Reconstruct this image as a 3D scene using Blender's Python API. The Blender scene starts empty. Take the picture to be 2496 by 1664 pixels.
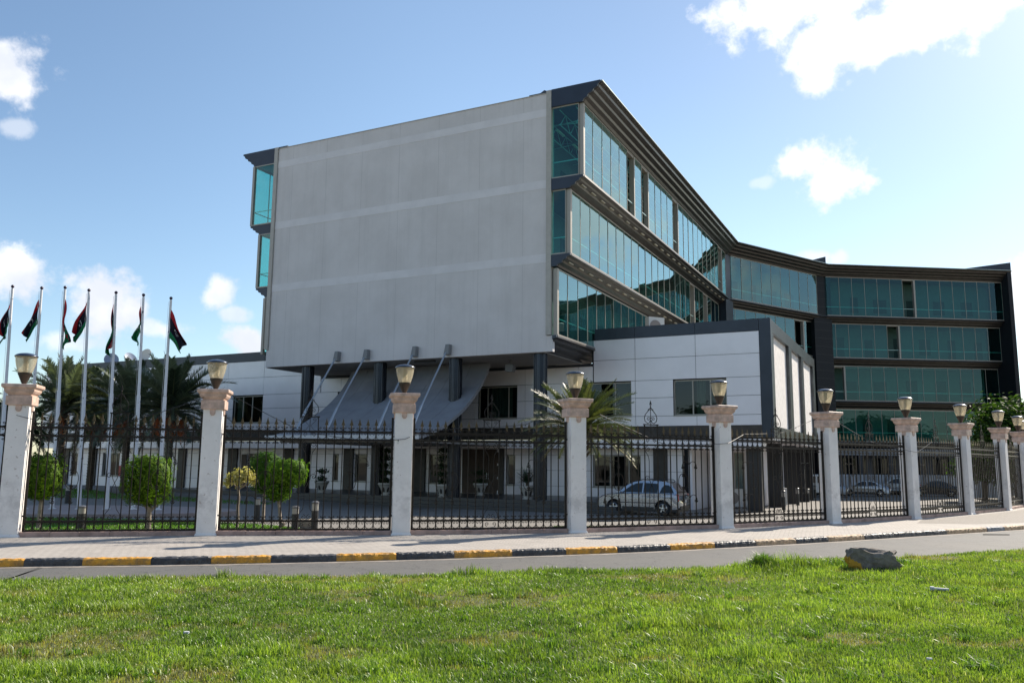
import bpy, math, random
import numpy as np
from mathutils import Vector, Matrix
R = math.radians
random.seed(7)
sc = bpy.context.scene
# ------------------------------------------------------------ camera
F, PITCH, ROLL, H = 2018.3, .1461, .0095, 2.1
cd = bpy.data.cameras.new("camera"); cam = bpy.data.objects.new("camera", cd)
sc.collection.objects.link(cam); sc.camera = cam
cd.sensor_width = 36; cd.lens = 36*F/2496; cd.clip_end = 5000; cd.clip_start = .1
cam.location = (0, 0, H)
cam.rotation_mode = 'QUATERNION'
cam.rotation_quaternion = (Matrix.Rotation(R(90)+PITCH, 3, 'X') @ Matrix.Rotation(ROLL, 3, 'Z')).to_quaternion()
# ------------------------------------------------------------ sun, sky, exposure
SUN_AZ, SUN_EL = 43.0, 37.0          # azimuth counted from +x towards +y
sd = Vector((math.cos(R(SUN_AZ))*math.cos(R(SUN_EL)), math.sin(R(SUN_AZ))*math.cos(R(SUN_EL)), math.sin(R(SUN_EL))))
sl = bpy.data.lights.new("sun", 'SUN'); so = bpy.data.objects.new("sun", sl); sc.collection.objects.link(so)
sl.energy = 4.7; sl.angle = R(.5); sl.color = (1, .90, .76)
so.rotation_mode = 'QUATERNION'; so.rotation_quaternion = sd.to_track_quat('Z', 'Y')
sc.view_settings.view_transform = 'Standard'; sc.view_settings.look = 'None'
sc.view_settings.exposure = 0.82; sc.view_settings.gamma = 1
SKY = 0.105
try:
    sc.cycles.use_denoising = True
    sc.cycles.max_bounces = 8; sc.cycles.transparent_max_bounces = 16
    sc.cycles.diffuse_bounces = 3; sc.cycles.glossy_bounces = 4
    sc.cycles.caustics_reflective = False; sc.cycles.caustics_refractive = False
except Exception: pass

_cr, _sr, _cp, _sp = math.cos(ROLL), math.sin(ROLL), math.cos(PITCH), math.sin(PITCH)
def ray(px, py):
    x, y = (px-1248)/F, (832-py)/F
    X, Z = x*_cr-y*_sr, x*_sr+y*_cr
    return Vector((X, _cp-Z*_sp, _sp+Z*_cp))
def onz(px, py, z):
    r = ray(px, py); return Vector((0, 0, H))+r*((z-H)/r.z)
def aty(px, py, Y):
    r = ray(px, py); return Vector((0, 0, H))+r*(Y/r.y)
def clamp(a, lo=0., hi=1.): return max(lo, min(hi, a))
def gz(x, y):
    s = clamp((x+20)/15)
    return -.05-.35*s*clamp((y-27)/13)-.2*clamp((y-42)/36)*clamp((x-2)/20)
def gp(px, py):
    z = -.05
    for _ in range(12):
        p = onz(px, py, z); z = gz(p.x, p.y)
    return Vector((p.x, p.y, z))

# ------------------------------------------------------------ node helpers
def N(nt, t, **k):
    n = nt.nodes.new(t)
    for a, b in k.items():
        if a == 'i':
            for c, d in b.items(): n.inputs[c].default_value = d
        else: setattr(n, a, b)
    return n
def L(nt, a, b): nt.links.new(a, b)
def MATH(nt, op, a, b=None, c=None, cl=False):
    n = nt.nodes.new('ShaderNodeMath'); n.operation = op; n.use_clamp = cl
    for i, v in enumerate((a, b, c)):
        if v is None: continue
        if isinstance(v, (int, float)): n.inputs[i].default_value = v
        else: nt.links.new(v, n.inputs[i])
    return n.outputs[0]
def VM(nt, op, a, b=None):
    n = nt.nodes.new('ShaderNodeVectorMath'); n.operation = op
    for i, v in enumerate((a, b)):
        if v is None: continue
        if isinstance(v, (tuple, list, Vector)): n.inputs[i].default_value = tuple(v)
        else: nt.links.new(v, n.inputs[i])
    return n
def MIXC(nt, f, a, b, mode='MIX'):
    n = nt.nodes.new('ShaderNodeMix'); n.data_type = 'RGBA'; n.blend_type = mode
    for i, v in ((0, f), (6, a), (7, b)):
        if isinstance(v, (int, float)): n.inputs[i].default_value = v
        elif isinstance(v, (tuple, list)): n.inputs[i].default_value = tuple(v)+((1,) if len(v) == 3 else ())
        else: nt.links.new(v, n.inputs[i])
    return n.outputs[2]
def SMOOTH(nt, v, lo, hi):
    n = nt.nodes.new('ShaderNodeMapRange'); n.interpolation_type = 'SMOOTHSTEP'
    nt.links.new(v, n.inputs[0]); n.inputs[1].default_value = lo; n.inputs[2].default_value = hi
    return n.outputs[0]

# ------------------------------------------------------------ world: sky with clouds
w = bpy.data.worlds.new("World"); sc.world = w; w.use_nodes = True
nt = w.node_tree; nt.nodes.clear()
out = N(nt, 'ShaderNodeOutputWorld'); bg = N(nt, 'ShaderNodeBackground'); L(nt, bg.outputs[0], out.inputs[0])
sky = N(nt, 'ShaderNodeTexSky', sky_type='NISHITA', sun_disc=False, sun_elevation=R(SUN_EL), sun_rotation=R(90-SUN_AZ),
        altitude=50, air_density=1.0, dust_density=.45, ozone_density=2.0)
tc = N(nt, 'ShaderNodeTexCoord')
dirn = tc.outputs['Generated']
n1 = N(nt, 'ShaderNodeTexNoise', i={'Scale': 24.0, 'Detail': 9.0, 'Roughness': .6}); L(nt, dirn, n1.inputs['Vector'])
n2 = N(nt, 'ShaderNodeTexNoise', i={'Scale': 9.0, 'Detail': 3.0}); L(nt, dirn, n2.inputs['Vector'])
nn = MATH(nt, 'SUBTRACT', MATH(nt, 'MULTIPLY_ADD', n1.outputs[0], .75, MATH(nt, 'MULTIPLY', n2.outputs[0], .25)), .5)
CL = [  # px, py, half width px, half height px, density
    (18, 182, 90, 88, 1.0), (15, 665, 84, 68, 1.0), (258, 745, 84, 90, 1.0), (385, 800, 80, 26, .7),
    (530, 715, 36, 45, .9), (575, 765, 50, 22, .7), (600, 830, 75, 36, 1.0), (180, 835, 80, 24, .6),
    (2000, -20, 205, 105, 1.0), (2010, 108, 100, 90, 1.0), (2330, -5, 230, 88, 1.0), (2170, 75, 130, 68, 1.),
    (2030, 440, 88, 66, 1.0), (1965, 400, 62, 52, 1.), (2490, 740, 60, 105, 1.0), (1990, 628, 40, 22, .6), (2045, 630, 25, 22, .6),
    (1850, 445, 40, 16, .35), (40, 310, 45, 25, .4)]
tot = None
def blob(c, r_, u_, rx, ry, dens):
    q = VM(nt, 'SUBTRACT', dirn, c).outputs[0]
    a = MATH(nt, 'DIVIDE', VM(nt, 'DOT_PRODUCT', q, r_).outputs['Value'], rx)
    b = MATH(nt, 'DIVIDE', VM(nt, 'DOT_PRODUCT', q, u_).outputs['Value'], ry)
    d = MATH(nt, 'DIVIDE', VM(nt, 'DOT_PRODUCT', q, c).outputs['Value'], .5)
    s = MATH(nt, 'ADD', MATH(nt, 'ADD', MATH(nt, 'MULTIPLY', a, a), MATH(nt, 'MULTIPLY', b, b)), MATH(nt, 'MULTIPLY', d, d))
    l = MATH(nt, 'SUBTRACT', 1.0, MATH(nt, 'SQRT', s))
    l = MATH(nt, 'ADD', MATH(nt, 'MULTIPLY', l, 1.0), MATH(nt, 'MULTIPLY', nn, 3.4))
    m = SMOOTH(nt, l, -.08, .62)
    return MATH(nt, 'MULTIPLY', m, dens)
def add_dir(c, rx, ry, dens):
    global tot
    c = c.normalized(); r_ = c.cross(Vector((0, 0, 1))).normalized(); u_ = r_.cross(c)
    m = blob(c, r_, u_, rx, ry, dens)
    tot = m if tot is None else MATH(nt, 'MAXIMUM', tot, m)
for px, py, a, b, d in CL:
    add_dir(ray(px, py), a/F, b/F, d)
for az, el, a, b in ((38, 17, .15, .08), (14, 9, .22, .09), (30, 12, .2, .08), (5, 20, .25, .1), (-20, 14, .3, .1), (-70, 22, .3, .12), (150, 18, .3, .1), (200, 15, .3, .12), (250, 20, .3, .1)):  # unseen clouds added for reflections and to brighten the shaded walls
    add_dir(Vector((math.cos(R(az))*math.cos(R(el)), math.sin(R(az))*math.cos(R(el)), math.sin(R(el)))), a, b, .85)
# clouds: bright top, slightly greyer body
n3 = N(nt, 'ShaderNodeTexNoise', i={'Scale': 14.0, 'Detail': 6.0}); L(nt, dirn, n3.inputs['Vector'])
cshade = MIXC(nt, SMOOTH(nt, n3.outputs[0], .35, .65), (4.7, 4.95, 5.5), (6.6, 6.6, 6.7))
sdv = VM(nt, 'DOT_PRODUCT', VM(nt, 'NORMALIZE', dirn).outputs[0], sd).outputs['Value']
glow = MATH(nt, 'POWER', MATH(nt, 'MAXIMUM', sdv, 0.0), 5.0)
glow2 = SMOOTH(nt, sdv, .3, .7)
skyc = MIXC(nt, glow2, MIXC(nt, 1.0, sky.outputs[0], (.93, .95, .925), 'MULTIPLY'), (1.13, 1.10, 1.05), 'MULTIPLY')
skyc = MIXC(nt, SMOOTH(nt, sdv, .68, .98), skyc, (.80, .82, .86), 'MULTIPLY')
csun = MIXC(nt, glow, cshade, (7.6, 7.6, 7.6))
col = MIXC(nt, tot, skyc, csun)
L(nt, col, bg.inputs[0]); bg.inputs[1].default_value = SKY

# ------------------------------------------------------------ materials
MATS = {}
def mat(name, base, rough=.6, metal=0., var=0., vscale=3., bump=0., bscale=40., var2=None, spec=.5, coat=0.):
    if name in MATS: return MATS[name]
    m = bpy.data.materials.new(name); m.use_nodes = True; t = m.node_tree
    b = t.nodes['Principled BSDF']; b.inputs['Roughness'].default_value = rough; b.inputs['Metallic'].default_value = metal
    b.inputs['Specular IOR Level'].default_value = spec; b.inputs['Coat Weight'].default_value = coat
    b.inputs['Base Color'].default_value = (*base, 1)
    if var or bump:
        co = N(t, 'ShaderNodeTexCoord').outputs['Object']
    if var:
        n = N(t, 'ShaderNodeTexNoise', i={'Scale': vscale, 'Detail': 6., 'Roughness': .6}); L(t, co, n.inputs['Vector'])
        dk = var2 or tuple(c*(1-var) for c in base); lt = tuple(min(1, c*(1+var*.6)) for c in base)
        c = MIXC(t, SMOOTH(t, n.outputs[0], .3, .7), dk, lt); L(t, c, b.inputs['Base Color'])
    if bump:
        n = N(t, 'ShaderNodeTexNoise', i={'Scale': bscale, 'Detail': 5.}); L(t, co, n.inputs['Vector'])
        bp = N(t, 'ShaderNodeBump', i={'Strength': bump, 'Distance': .02}); L(t, n.outputs[0], bp.inputs['Height']); L(t, bp.outputs[0], b.inputs['Normal'])
    MATS[name] = m; return m
def glass(name, tint, ior=1.55, gloss=(.9, .95, 1.), rough=0.005, extra=0., grz=0.):
    m = bpy.data.materials.new(name); m.use_nodes = True; t = m.node_tree; t.nodes.clear()
    o = N(t, 'ShaderNodeOutputMaterial'); tr = N(t, 'ShaderNodeBsdfTransparent', i={0: (*tint, 1)})
    gl = N(t, 'ShaderNodeBsdfGlossy', i={0: (*gloss, 1), 'Roughness': rough})
    fr = N(t, 'ShaderNodeFresnel', i={0: ior}); mx = N(t, 'ShaderNodeMixShader')
    # slow waviness of real sheets
    co = N(t, 'ShaderNodeTexCoord').outputs['Object']
    n = N(t, 'ShaderNodeTexNoise', i={'Scale': .35, 'Detail': 1.}); L(t, co, n.inputs['Vector'])
    bp = N(t, 'ShaderNodeBump', i={'Strength': .05, 'Distance': .05}); L(t, n.outputs[0], bp.inputs['Height']); L(t, bp.outputs[0], gl.inputs['Normal'])
    bf = N(t, 'ShaderNodeNewGeometry').outputs['Backfacing']; fw = MATH(t, 'SUBTRACT', 1., bf)
    L(t, MIXC(t, bf, (*tint,), (1., 1., 1.)), tr.inputs[0])
    lw_ = N(t, 'ShaderNodeLayerWeight', i={0: .5}).outputs['Facing']; ex_ = MATH(t, 'MULTIPLY_ADD', MATH(t, 'MULTIPLY', lw_, lw_), grz, extra)
    f = MATH(t, 'MULTIPLY', MATH(t, 'ADD', fr.outputs[0], ex_, cl=True), fw)
    L(t, f, mx.inputs[0]); L(t, tr.outputs[0], mx.inputs[1]); L(t, gl.outputs[0], mx.inputs[2]); L(t, mx.outputs[0], o.inputs[0])
    MATS[name] = m; return m
G_TEAL = glass('teal_glass', (.32, .78, .72), 1.6, (.62, .90, .92), grz=.36)
G_LAMP = glass('lamp_glass', (.98, .96, .88), 1.45, (1, .95, .85), .12, .03)
_t = G_LAMP.node_tree; _o = [n for n in _t.nodes if n.type == 'OUTPUT_MATERIAL'][0]; _m = _o.inputs[0].links[0].from_socket
_d = N(_t, 'ShaderNodeBsdfDiffuse', i={0: (.72, .67, .56, 1)}); _tl = N(_t, 'ShaderNodeBsdfTranslucent', i={0: (.80, .74, .60, 1)}); _a = N(_t, 'ShaderNodeMixShader', i={0: .6}); L(_t, _d.outputs[0], _a.inputs[1]); L(_t, _tl.outputs[0], _a.inputs[2])
_b = N(_t, 'ShaderNodeMixShader', i={0: .36}); L(_t, _m, _b.inputs[1]); L(_t, _a.outputs[0], _b.inputs[2]); L(_t, _b.outputs[0], _o.inputs[0])
NAVY = mat('navy_panel', (.028, .036, .052), .35, .3, var=.15, vscale=1.)
NAVYD = mat('near_black_cladding', (.010, .012, .016), .6, .0, spec=.3)
CORN = mat('cornice_metal', (.060, .056, .054), .38, .55, var=.2, vscale=2.)
BEIGE = mat('beige_aluminium', (.35, .325, .285), .5, .2)
PALE = mat('pale_cladding', (.83, .80, .83), .32, .1, var=.05, vscale=.6)
SHADOWGAP = mat('joint_backing', (.02, .02, .022), .8)
TRIM = mat('wall_trim', (.42, .40, .365), .6, var=.08)
COLM = mat('column_metal', (.022, .026, .036), .25, .5, var=.1)
CANM = mat('canopy_sheet', (.30, .31, .335), .5, .25, var=.12, vscale=1.2)
SOFF = mat('soffit', (.30, .28, .26), .8, var=.15, vscale=1.)
INW = mat('inner_wall', (.12, .125, .12), .8, var=.08)
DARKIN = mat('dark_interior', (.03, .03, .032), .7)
WOOD = mat('brown_door', (.05, .025, .014), .5, var=.3, vscale=4.)
STEEL = mat('galvanised_steel', (.42, .45, .48), .35, .8)
WINF = mat('window_frame_beige', (.38, .36, .31), .5, .1)
WHITEP = mat('white_paint', (.70, .69, .69), .5, var=.08, vscale=6.)
IRON = mat('wrought_iron', (.020, .015, .012), .45, .5, var=.35, vscale=12.)
IRONB = mat('bronzed_iron', (.11, .085, .05), .42, .7, var=.3, vscale=30.)
PINK = mat('pink_marble', (.60, .43, .35), .5, var=.28, vscale=5., bump=.15)
PINK2 = mat('plinth_stone', (.46, .31, .26), .7, var=.3, vscale=2.5, bump=.3, bscale=15)
BLK = mat('black_paint', (.018, .018, .02), .4)
RUB = mat('rubber', (.015, .015, .016), .8)
WGL = mat('dark_window_glass', (.010, .014, .016), .05, 0., spec=.5)
ROOFL = mat('roof_flashing', (.45, .52, .50), .4, .4)

def wallmat():
    m = mat('grey_render', (.43, .425, .43), .85); t = m.node_tree; b = t.nodes['Principled BSDF']
    co = N(t, 'ShaderNodeTexCoord').outputs['Object']; s = N(t, 'ShaderNodeSeparateXYZ'); L(t, co, s.inputs[0])
    n = N(t, 'ShaderNodeTexNoise', i={'Scale': .35, 'Detail': 8., 'Roughness': .65}); L(t, co, n.inputs['Vector'])
    mp = N(t, 'ShaderNodeMapping', i={'Scale': (2.2, 1., .09)}); L(t, co, mp.inputs[0])
    n2 = N(t, 'ShaderNodeTexNoise', i={'Scale': 1.3, 'Detail': 6., 'Roughness': .7}); L(t, mp.outputs[0], n2.inputs['Vector'])
    c = MIXC(t, SMOOTH(t, n.outputs[0], .3, .7), (.59, .565, .56), (.665, .64, .638))
    c = MIXC(t, MATH(t, 'MULTIPLY', SMOOTH(t, n2.outputs[0], .46, .74), .16), c, (.37, .365, .36))
    # vertical joints
    fx = MATH(t, 'FRACT', MATH(t, 'DIVIDE', MATH(t, 'ADD', s.outputs[0], 1.79+28.3), 2.83))
    j = MATH(t, 'MINIMUM', fx, MATH(t, 'SUBTRACT', 1., fx))
    c = MIXC(t, MATH(t, 'MULTIPLY', MATH(t, 'LESS_THAN', j, .005), .3), c, (.26, .26, .26))
    L(t, c, b.inputs['Base Color'])
    n3 = N(t, 'ShaderNodeTexNoise', i={'Scale': 14., 'Detail': 8., 'Roughness': .8}); L(t, co, n3.inputs['Vector'])
    bp = N(t, 'ShaderNodeBump', i={'Strength': .5, 'Distance': .02}); L(t, n3.outputs[0], bp.inputs['Height']); L(t, bp.outputs[0], b.inputs['Normal'])
    return m
WALL = wallmat()
BAND = mat('smooth_band', (.69, .67, .68), .8, var=.06, vscale=1.)
def dirtywhite():
    m = mat('white_plaster', (.66, .64, .63), .75); t = m.node_tree; b = t.nodes['Principled BSDF']
    co = N(t, 'ShaderNodeTexCoord').outputs['Object']; s = N(t, 'ShaderNodeSeparateXYZ'); L(t, co, s.inputs[0])
    oi = N(t, 'ShaderNodeObjectInfo').outputs['Location']
    co2 = VM(t, 'ADD', co, oi).outputs[0]
    n = N(t, 'ShaderNodeTexNoise', i={'Scale': 2.2, 'Detail': 8., 'Roughness': .7}); L(t, co2, n.inputs['Vector'])
    c = MIXC(t, SMOOTH(t, n.outputs[0], .3, .75), (.88, .85, .825), (.80, .77, .745))
    # grime at knee to hip height
    g = MATH(t, 'MULTIPLY', SMOOTH(t, MATH(t, 'ABSOLUTE', MATH(t, 'SUBTRACT', s.outputs[2], 1.0)), .75, .1), SMOOTH(t, n.outputs[0], .42, .62))
    c = MIXC(t, MATH(t, 'MULTIPLY', g, .35), c, (.33, .31, .30))
    n4 = N(t, 'ShaderNodeTexNoise', i={'Scale': 9., 'Detail': 4.}); L(t, co2, n4.inputs['Vector'])
    c = MIXC(t, MATH(t, 'MULTIPLY', SMOOTH(t, n4.outputs[0], .66, .74), .5), c, (.33, .25, .2))
    L(t, c, b.inputs['Base Color'])
    n3 = N(t, 'ShaderNodeTexNoise', i={'Scale': 25., 'Detail': 6.}); L(t, co, n3.inputs['Vector'])
    bp = N(t, 'ShaderNodeBump', i={'Strength': .3, 'Distance': .01}); L(t, n3.outputs[0], bp.inputs['Height']); L(t, bp.outputs[0], b.inputs['Normal'])
    return m
PLAST = dirtywhite()

# ------------------------------------------------------------ mesh builder
class MB:
    def __init__(s): s.v = []; s.f = []; s.m = []; s.sm = False
    def add(s, vs, fs, mi=0):
        o = len(s.v); s.v += [tuple(v) for v in vs]; s.f += [tuple(i+o for i in f) for f in fs]; s.m += [mi]*len(fs); return s
    def box(s, x0, x1, y0, y1, z0, z1, mi=0):
        return s.add([(x0, y0, z0), (x1, y0, z0), (x1, y1, z0), (x0, y1, z0), (x0, y0, z1), (x1, y0, z1), (x1, y1, z1), (x0, y1, z1)],
                     [(3, 2, 1, 0), (4, 5, 6, 7), (0, 1, 5, 4), (1, 2, 6, 5), (2, 3, 7, 6), (3, 0, 4, 7)], mi)
    def obox(s, a, b, t0, t1, z0, z1, mi=0):   # box along plan segment a->b, from t0 to t1 to its right
        a = Vector(a[:2]); b = Vector(b[:2]); d = (b-a).normalized(); n = Vector((d.y, -d.x))
        P = [a+n*t1, b+n*t1, b+n*t0, a+n*t0]
        return s.add([(p.x, p.y, z0) for p in P]+[(p.x, p.y, z1) for p in P], [(3, 2, 1, 0), (4, 5, 6, 7), (0, 1, 5, 4), (1, 2, 6, 5), (2, 3, 7, 6), (3, 0, 4, 7)], mi)
    def tube(s, pts, r, n=6, mi=0, cap=True):
        pts = [Vector(p) for p in pts]; rings = []; m = len(pts)
        rr = r if isinstance(r, (list, tuple)) else [r]*m
        up = None
        for i, p in enumerate(pts):
            t = (pts[min(i+1, m-1)]-pts[max(i-1, 0)])
            t = t.normalized() if t.length > 1e-9 else Vector((0, 0, 1))
            if up is None:
                up = Vector((0, 0, 1)) if abs(t.z) < .9 else Vector((0, 1, 0))
            a = t.cross(up)
            if a.length < 1e-4: a = t.cross(Vector((1, 0, 0)))
            a.normalize(); up = a.cross(t); b = up
            off = math.pi/4 if n == 4 else 0
            rings.append([p+(a*math.cos(off+k*2*math.pi/n)+b*math.sin(off+k*2*math.pi/n))*rr[i] for k in range(n)])
        vs = [v for q in rings for v in q]; fs = []
        for i in range(m-1):
            for k in range(n): fs.append((i*n+k, i*n+(k+1) % n, (i+1)*n+(k+1) % n, (i+1)*n+k))
        if cap: fs += [tuple(reversed(range(n))), tuple((m-1)*n+k for k in range(n))]
        return s.add(vs, fs, mi)
    def lathe(s, prof, n=24, c=(0, 0, 0), mi=0, sq=False):
        vs = []; fs = []
        for r, z in prof:
            for k in range(n):
                a = 2*math.pi*(k+(.5 if n == 4 else 0))/n; q = r*(math.sqrt(2) if n == 4 else 1)
                vs.append((c[0]+q*math.cos(a), c[1]+q*math.sin(a), c[2]+z))
        for i in range(len(prof)-1):
            for k in range(n): fs.append((i*n+k, i*n+(k+1) % n, (i+1)*n+(k+1) % n, (i+1)*n+k))
        fs += [tuple(reversed(range(n))), tuple((len(prof)-1)*n+k for k in range(n))]
        return s.add(vs, fs, mi)
    def poly(s, pts, ax, d0, d1, mi=0):
        """prism: pts 2D in the plane normal to axis ax ('x','y','z')"""
        def P(a, b, d): return {'x': (d, a, b), 'y': (a, d, b), 'z': (a, b, d)}[ax]
        n = len(pts); vs = [P(a, b, d0) for a, b in pts]+[P(a, b, d1) for a, b in pts]
        fs = [tuple(range(n)), tuple(reversed(range(n, 2*n)))]+[(i, i+n, (i+1) % n+n, (i+1) % n) for i in range(n)]
        return s.add(vs, fs, mi)
    def build(s, name, mats, parent=None, smooth=False, bevel=0., recalc=True):
        me = bpy.data.meshes.new(name); me.from_pydata(s.v, [], s.f)
        if not isinstance(mats, (list, tuple)): mats = [mats]
        for m in mats: me.materials.append(m)
        if len(mats) > 1: me.polygons.foreach_set('material_index', s.m)
        if recalc:
            import bmesh
            bm = bmesh.new(); bm.from_mesh(me); bmesh.ops.recalc_face_normals(bm, faces=bm.faces); bm.to_mesh(me); bm.free()
        if smooth:
            me.polygons.foreach_set('use_smooth', [True]*len(me.polygons))
            me.set_sharp_from_angle(angle=R(40))
        me.update()
        o = bpy.data.objects.new(name, me); sc.collection.objects.link(o)
        if parent is not None: o.parent = parent
        if bevel:
            b = o.modifiers.new('bevel', 'BEVEL'); b.width = bevel; b.segments = 2; b.limit_method = 'ANGLE'
        return o
def empty(name, loc=(0, 0, 0), rz=0.):
    o = bpy.data.objects.new(name, None); sc.collection.objects.link(o); o.location = loc; o.rotation_euler = (0, 0, rz); o.empty_display_size = .2
    return o
def tag(o, label=None, cat=None, group=None, kind=None):
    if label: o['label'] = label
    if cat: o['category'] = cat
    if group: o['group'] = group
    if kind: o['kind'] = kind
    return o
def copy_tree(o, parent=None):
    c = o.copy(); sc.collection.objects.link(c)
    if parent is not None: c.parent = parent
    for ch in list(o.children): copy_tree(ch, c)
    return c

# ============================================================ GROUND
KERB = [(-40, 7.5), (-30, 11.2), (-22, 14.2), (-16, 16.5), (-10.77, 18.01), (-9.52, 18.3), (-7.78, 18.62), (-5.37, 19.2), (-2.76, 19.95), (.04, 20.95), (2.69, 22.0), (5.37, 23.35), (9.62, 25.75), (14.05, 28.5), (19.18, 31.7), (25, 35.6), (33, 41.5), (42, 49.5), (52, 60)]
def smooth_line(pts, n=6):
    o = []
    P = [Vector(p) for p in pts]
    for i in range(len(P)-1):
        p0, p1, p2, p3 = P[max(i-1, 0)], P[i], P[i+1], P[min(i+2, len(P)-1)]
        for k in range(n):
            t = k/n; o.append(.5*((2*p1)+(-p0+p2)*t+(2*p0-5*p1+4*p2-p3)*t*t+(-p0+3*p1-3*p2+p3)*t**3))
    o.append(P[-1]); return o
KL = smooth_line(KERB, 8)
FENCE = [(-19.3, 21.3), (-13.63, 23.09), (-8.66, 24.2), (-3.23, 24.95), (2.03, 26.34), (7.22, 28.74), (12.0, 31.6), (16.6, 34.9), (20.9, 38.6), (25.0, 42.6), (28.6, 46.9), (31.6, 51.5), (33.8, 56.5)]
FE = [Vector(p) for p in FENCE]

def roadmat():
    m = mat('asphalt', (.13, .128, .125), .8); t = m.node_tree; b = t.nodes['Principled BSDF']
    co = N(t, 'ShaderNodeTexCoord').outputs['Object']
    n = N(t, 'ShaderNodeTexNoise', i={'Scale': 90., 'Detail': 4.}); L(t, co, n.inputs['Vector'])
    n2 = N(t, 'ShaderNodeTexNoise', i={'Scale': .5, 'Detail': 5.}); L(t, co, n2.inputs['Vector'])
    c = MIXC(t, n.outputs[0], (.07, .07, .069), (.135, .133, .128)); c = MIXC(t, MATH(t, 'MULTIPLY', SMOOTH(t, n2.outputs[0], .4, .7), .35), c, (.135, .125, .11))
    vo = N(t, 'ShaderNodeTexVoronoi', feature='DISTANCE_TO_EDGE', i={'Scale': .55}); nz = N(t, 'ShaderNodeTexNoise', i={'Scale': 3., 'Detail': 6.}); L(t, co, nz.inputs['Vector'])
    wv = VM(t, 'ADD', co, VM(t, 'SUBTRACT', nz.outputs['Color'], (.5, .5, .5)).outputs[0]).outputs[0]; L(t, wv, vo.inputs['Vector'])
    c = MIXC(t, MATH(t, 'MULTIPLY', MATH(t, 'LESS_THAN', vo.outputs[0], .009), .55), c, (.03, .03, .03))
    n5 = N(t, 'ShaderNodeTexNoise', i={'Scale': 1.6, 'Detail': 7., 'Roughness': .7}); L(t, co, n5.inputs['Vector']); c = MIXC(t, MATH(t, 'MULTIPLY', SMOOTH(t, n5.outputs[0], .52, .7), .4), c, (.055, .055, .056))
    L(t, c, b.inputs['Base Color'])
    bp = N(t, 'ShaderNodeBump', i={'Strength': .4, 'Distance': .01}); L(t, n.outputs[0], bp.inputs['Height']); L(t, bp.outputs[0], b.inputs['Normal'])
    return m
def pavemat(name, c1, c2, mortar, sx=.24, sy=.12, rot=.4, rough=.8, blot=.5):
    m = mat(name, c1, rough); t = m.node_tree; b = t.nodes['Principled BSDF']
    co = N(t, 'ShaderNodeTexCoord').outputs['Object']
    mp = N(t, 'ShaderNodeMapping'); mp.inputs['Rotation'].default_value = (0, 0, rot); L(t, co, mp.inputs[0])
    nw = N(t, 'ShaderNodeTexNoise', i={'Scale': .8, 'Detail': 2.}); L(t, co, nw.inputs['Vector'])
    wv = VM(t, 'SCALE', VM(t, 'SUBTRACT', nw.outputs['Color'], (.5, .5, .5)).outputs[0]); wv.inputs['Scale'].default_value = .12
    v = VM(t, 'ADD', mp.outputs[0], wv.outputs[0]).outputs[0]
    br = N(t, 'ShaderNodeTexBrick', i={'Color1': (*c1, 1), 'Color2': (*c2, 1), 'Mortar': (*mortar, 1), 'Scale': 1., 'Mortar Size': .012, 'Mortar Smooth': .4, 'Brick Width': sx, 'Row Height': sy})
    L(t, v, br.inputs['Vector'])
    n = N(t, 'ShaderNodeTexNoise', i={'Scale': 1.1, 'Detail': 9., 'Roughness': .7}); L(t, co, n.inputs['Vector'])
    c = MIXC(t, MATH(t, 'MULTIPLY', SMOOTH(t, n.outputs[0], .42, .72), blot), br.outputs[0], tuple(x*.62 for x in c1))
    n4 = N(t, 'ShaderNodeTexNoise', i={'Scale': 60., 'Detail': 4.}); L(t, co, n4.inputs['Vector'])
    c = MIXC(t, .35, c, MIXC(t, n4.outputs[0], (0.2, .2, .2), (.75, .75, .75)), 'SOFT_LIGHT')
    L(t, c, b.inputs['Base Color'])
    bp = N(t, 'ShaderNodeBump', i={'Strength': .6, 'Distance': .012}); L(t, MATH(t, 'ADD', MATH(t, 'SUBTRACT', 1., br.outputs['Fac']), MATH(t, 'MULTIPLY', n4.outputs[0], .5)), bp.inputs['Height']); L(t, bp.outputs[0], b.inputs['Normal'])
    return m
ROAD = roadmat()
PAVE = pavemat('paving', (.42, .385, .35), (.37, .34, .31), (.25, .23, .205), .26, .15, .35)
COMP = pavemat('compound_paving', (.235, .22, .20), (.20, .187, .172), (.11, .105, .10), .3, .15, -.46, blot=.35)
FARG = mat('dry_soil', (.30, .26, .20), .9, var=.2, vscale=.05)
EARTH = mat('lawn_soil', (.10, .115, .035), .95, var=.4, vscale=4., bump=.6, bscale=25)
PLAZA = mat('pinkish_plaza', (.34, .27, .25), .8, var=.15, vscale=3.)
YEL = mat('yellow_paint', (.68, .32, .025), .6, var=.3, vscale=5., var2=(.34, .19, .06), bump=.9, bscale=18)
KBL = mat('black_kerb_paint', (.026, .027, .033), .5, var=.5, vscale=5., var2=(.085, .083, .085), bump=.9, bscale=18)
KBG = mat('pale_kerb_paint', (.52, .37, .23), .7, var=.3, vscale=9., bump=.8, bscale=18)
KGR = mat('grey_kerb_stone', (.26, .27, .29), .7, var=.3, vscale=9., bump=.8, bscale=18)

def sheet(name, P, z, m, kind='structure'):
    mb = MB(); mb.add([(p[0], p[1], z) for p in P], [tuple(range(len(P)))])
    o = mb.build(name, m, recalc=False)
    if o.data.polygons[0].normal.z < 0: o.data.flip_normals()
    return tag(o, kind=kind)
sheet('ground', [(-1500, -1500), (1500, -1500), (1500, 2500), (-1500, 2500)], -1.25, FARG)
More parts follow.
